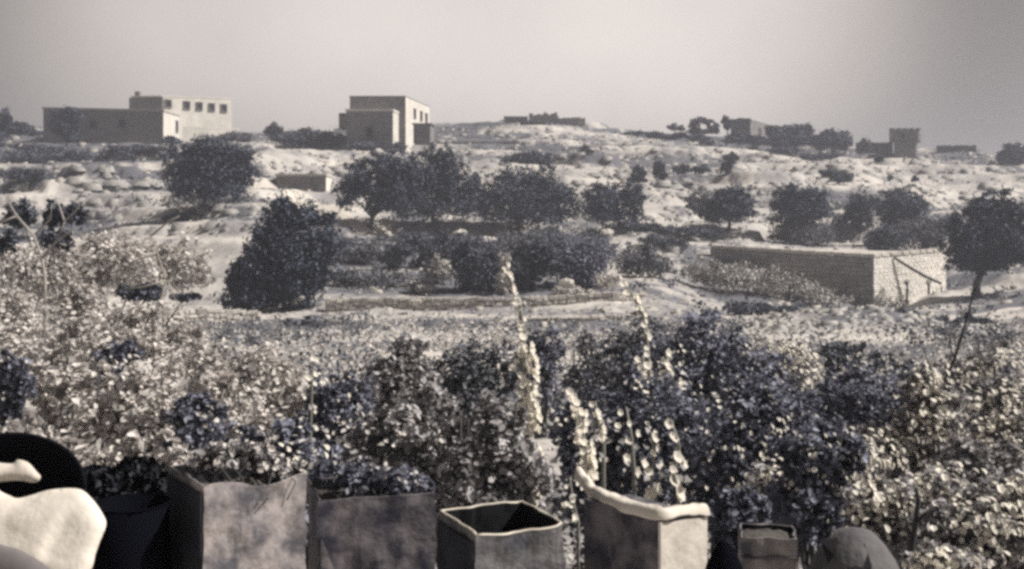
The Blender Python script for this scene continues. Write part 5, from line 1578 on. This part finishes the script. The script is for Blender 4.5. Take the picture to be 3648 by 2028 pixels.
# ---- left end: black tub, laundry, bucket, black shrub
p = P(10, 1762, 2.75)
tub = thing('wash_tub', 'black enamel wash tub tipped on its side at the left edge', 'tub', (p.x, p.y, ZP))
Rm = Euler((math.radians(62), 0, math.radians(14))).to_matrix()
s = 2.75 / F
prof = [(0.0, -.16), (.12, -.155), (.165, -.10), (.188, .0), (.196, .012), (.188, .016), (.176, .004), (.155, -.09), (.11, -.14), (0, -.145)]
mb = MB(); mb.lathe(prof, (0, 0, 0), 36)
mb.v = [tuple(p + Rm @ Vector((x * 1.02, y * .80, z))) for x, y, z in mb.v]
mb.build('basin', 'enamel', tub, smooth=True)
mb = MB(); q_ = [(.190 * 1.02 * math.cos(2 * math.pi * k / 36), .190 * .80 * math.sin(2 * math.pi * k / 36), .012) for k in range(37)]
mb.tube([p + Rm @ Vector(q) for q in q_], .006, 6); mb.build('rim', 'enamel', tub, smooth=True)


def pillow(name, label, cat, outline, d, thick, m, lean=0.0, res=14, group=None):
    """a soft heaped bundle whose front outline is given in photo pixels; bulges towards and away from the viewer"""
    import bisect
    n0 = len(outline)
    pts = []
    for i in range(n0):     # rounded outline
        p0, p1, p2, p3 = (outline[(i + k - 1) % n0] for k in range(4))
        for q in range(6):
            t = q / 6
            f = lambda a, b, c, e: .5 * ((2 * b) + (-a + c) * t + (2 * a - 5 * b + 4 * c - e) * t * t + (-a + 3 * b - 3 * c + e) * t ** 3)
            pts.append((f(p0[0], p1[0], p2[0], p3[0]), f(p0[1], p1[1], p2[1], p3[1])))
    from mathutils.geometry import delaunay_2d_cdt
    n = len(pts)
    cu = sum(q[0] for q in pts) / n; cv = sum(q[1] for q in pts) / n
    us_, vs_ = [q[0] for q in pts], [q[1] for q in pts]
    pa = np.array(pts); v0 = max(vs_); step = 11.0
    grid = []
    for gu in np.arange(min(us_), max(us_), step):
        for gv in np.arange(min(vs_), max(vs_), step):
            dd_ = np.min(np.hypot(pa[:, 0] - gu, pa[:, 1] - gv))
            if dd_ > 6:
                grid.append((gu + RNG.uniform(-2, 2), gv + RNG.uniform(-2, 2)))
    vv, _, ff, _, _, _ = delaunay_2d_cdt([Vector(q) for q in pts] + [Vector(q) for q in grid], [], [list(range(n))], 1, 1e-4)
    mb = MB()
    R0 = thick * F / d * 1.6
    for side in (-1, 1):
        for q in vv:
            e_ = float(np.min(np.hypot(pa[:, 0] - q.x, pa[:, 1] - q.y)))
            w = min(1, e_ / R0); b_ = math.sqrt(max(0, 1 - (1 - w) ** 2))
            fold = (float(vnoise(q.x / 70 + q.y / 160 + 31, q.y / 240 + 17, 3)) - .5) * .016 * w
            mb.v.append(tuple(P(q.x, q.y, d + (v0 - q.y) * d / F * lean + side * thick * b_ + fold)))
    N_ = len(vv)
    for f_ in ff:
        mb.f.append(tuple(f_)); mb.f.append(tuple(N_ + k for k in reversed(f_)))
    o = mb.build(name, m, smooth=True)
    bm_c = P(cu, max(q[1] for q in pts), d)
    return tag(o, label, cat, group)


WC = 'white laundry at the black tub'
pillow('laundry_bundle', 'small white bundle of cloth lying inside the black tub', 'laundry', [(-60, 1650), (40, 1652), (62, 1638), (100, 1648), (130, 1680), (145, 1700), (125, 1720), (60, 1712), (-60, 1716)], 2.62, .020, 'cloth', lean=.5, group=WC)
pillow('laundry_bundle', 'large smooth white bundle of cloth spilling in front of the black tub', 'laundry',
       [(-80, 1730), (20, 1760), (60, 1775), (110, 1765), (180, 1745), (280, 1742), (330, 1780), (365, 1830), (378, 1870), (356, 1930), (340, 1975), (325, 2030), (280, 2080), (180, 2080), (90, 2050), (-80, 1990)], 2.42, .035, 'cloth', lean=.6, group=WC)
pillow('sack', 'grey cloth sack in the bottom left corner before the white bundle', 'sack', [(-90, 1935), (40, 1950), (100, 1975), (170, 2020), (240, 2090), (-90, 2100)], 2.26, .03, 'cloth_grey', lean=.3)
p = xy(470, 2.62)
bk = thing('bucket', 'black bucket with a thin pale rim between the white bundle and the first tin', 'bucket', (p[0], p[1], ZP))
hb = zz(1800, 2.6) - ZP
mb = MB(); mb.lathe([(0, .002), (.066, .0), (.088, hb), (.084, hb), (.064, .01), (0, .012)], (p[0], p[1], ZP), 28); mb.build('body', 'iron', bk, smooth=True)
mb = MB(); mb.tube([(p[0] + .087 * math.cos(2 * math.pi * k / 30), p[1] + .087 * math.sin(2 * math.pi * k / 30), ZP + hb) for k in range(31)], .0030, 6); mb.build('rim', 'iron', bk, smooth=True)
pillow('sack', 'black cloth sack slumped between the bucket and the white bundle', 'sack', [(250, 1830), (330, 1800), (420, 1850), (560, 1850), (640, 1880), (660, 2090), (250, 2090)], 2.78, .06, 'iron')
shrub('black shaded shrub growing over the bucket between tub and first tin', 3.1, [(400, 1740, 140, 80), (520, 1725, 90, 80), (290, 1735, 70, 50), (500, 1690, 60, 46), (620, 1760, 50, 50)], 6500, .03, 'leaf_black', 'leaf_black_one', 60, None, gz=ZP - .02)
shrub('small white-flowered plant growing in the dented pale tin', 2.72, [(800, 1640, 80, 60), (930, 1650, 90, 70), (1000, 1670, 60, 50), (720, 1650, 50, 50)], 1700, .024, 'leaf_mix', 'leaf_pale_one', 40, None, 'potted_plant', 'plant', gz=c1.z - .06)
shrub('dark plant growing in the mottled tin', 3.0, [(1170, 1700, 50, 60), (1280, 1710, 90, 60), (1420, 1710, 90, 60), (1500, 1740, 40, 40)], 1700, .022, 'leaf_blue', 'leaf_mid_one', 24, None, 'potted_plant', 'plant', gz=c2.z - .035)

# ================================================================== dusty air over the hill
hm = bpy.data.materials.new('dusty_air')
hn, hl = nodes(hm)
hn.remove(hn['Principled BSDF'])
pv = hn.new('ShaderNodeVolumePrincipled')
pv.inputs['Color'].default_value = (0.80, 0.82, 0.95, 1)
pv.inputs['Density'].default_value = 0.0014
pv.inputs['Anisotropy'].default_value = 0.2
hl.new(pv.outputs['Volume'], hn['Material Output'].inputs['Volume'])
zmin = float(min(v.co.z for v in g.data.vertices)) - 1.0
mb = MB(); mb.box((0, 0, (zmin + 40) / 2), (80000, 12000, 40 - zmin))
o = mb.build('haze', hm); o['kind'] = 'stuff'
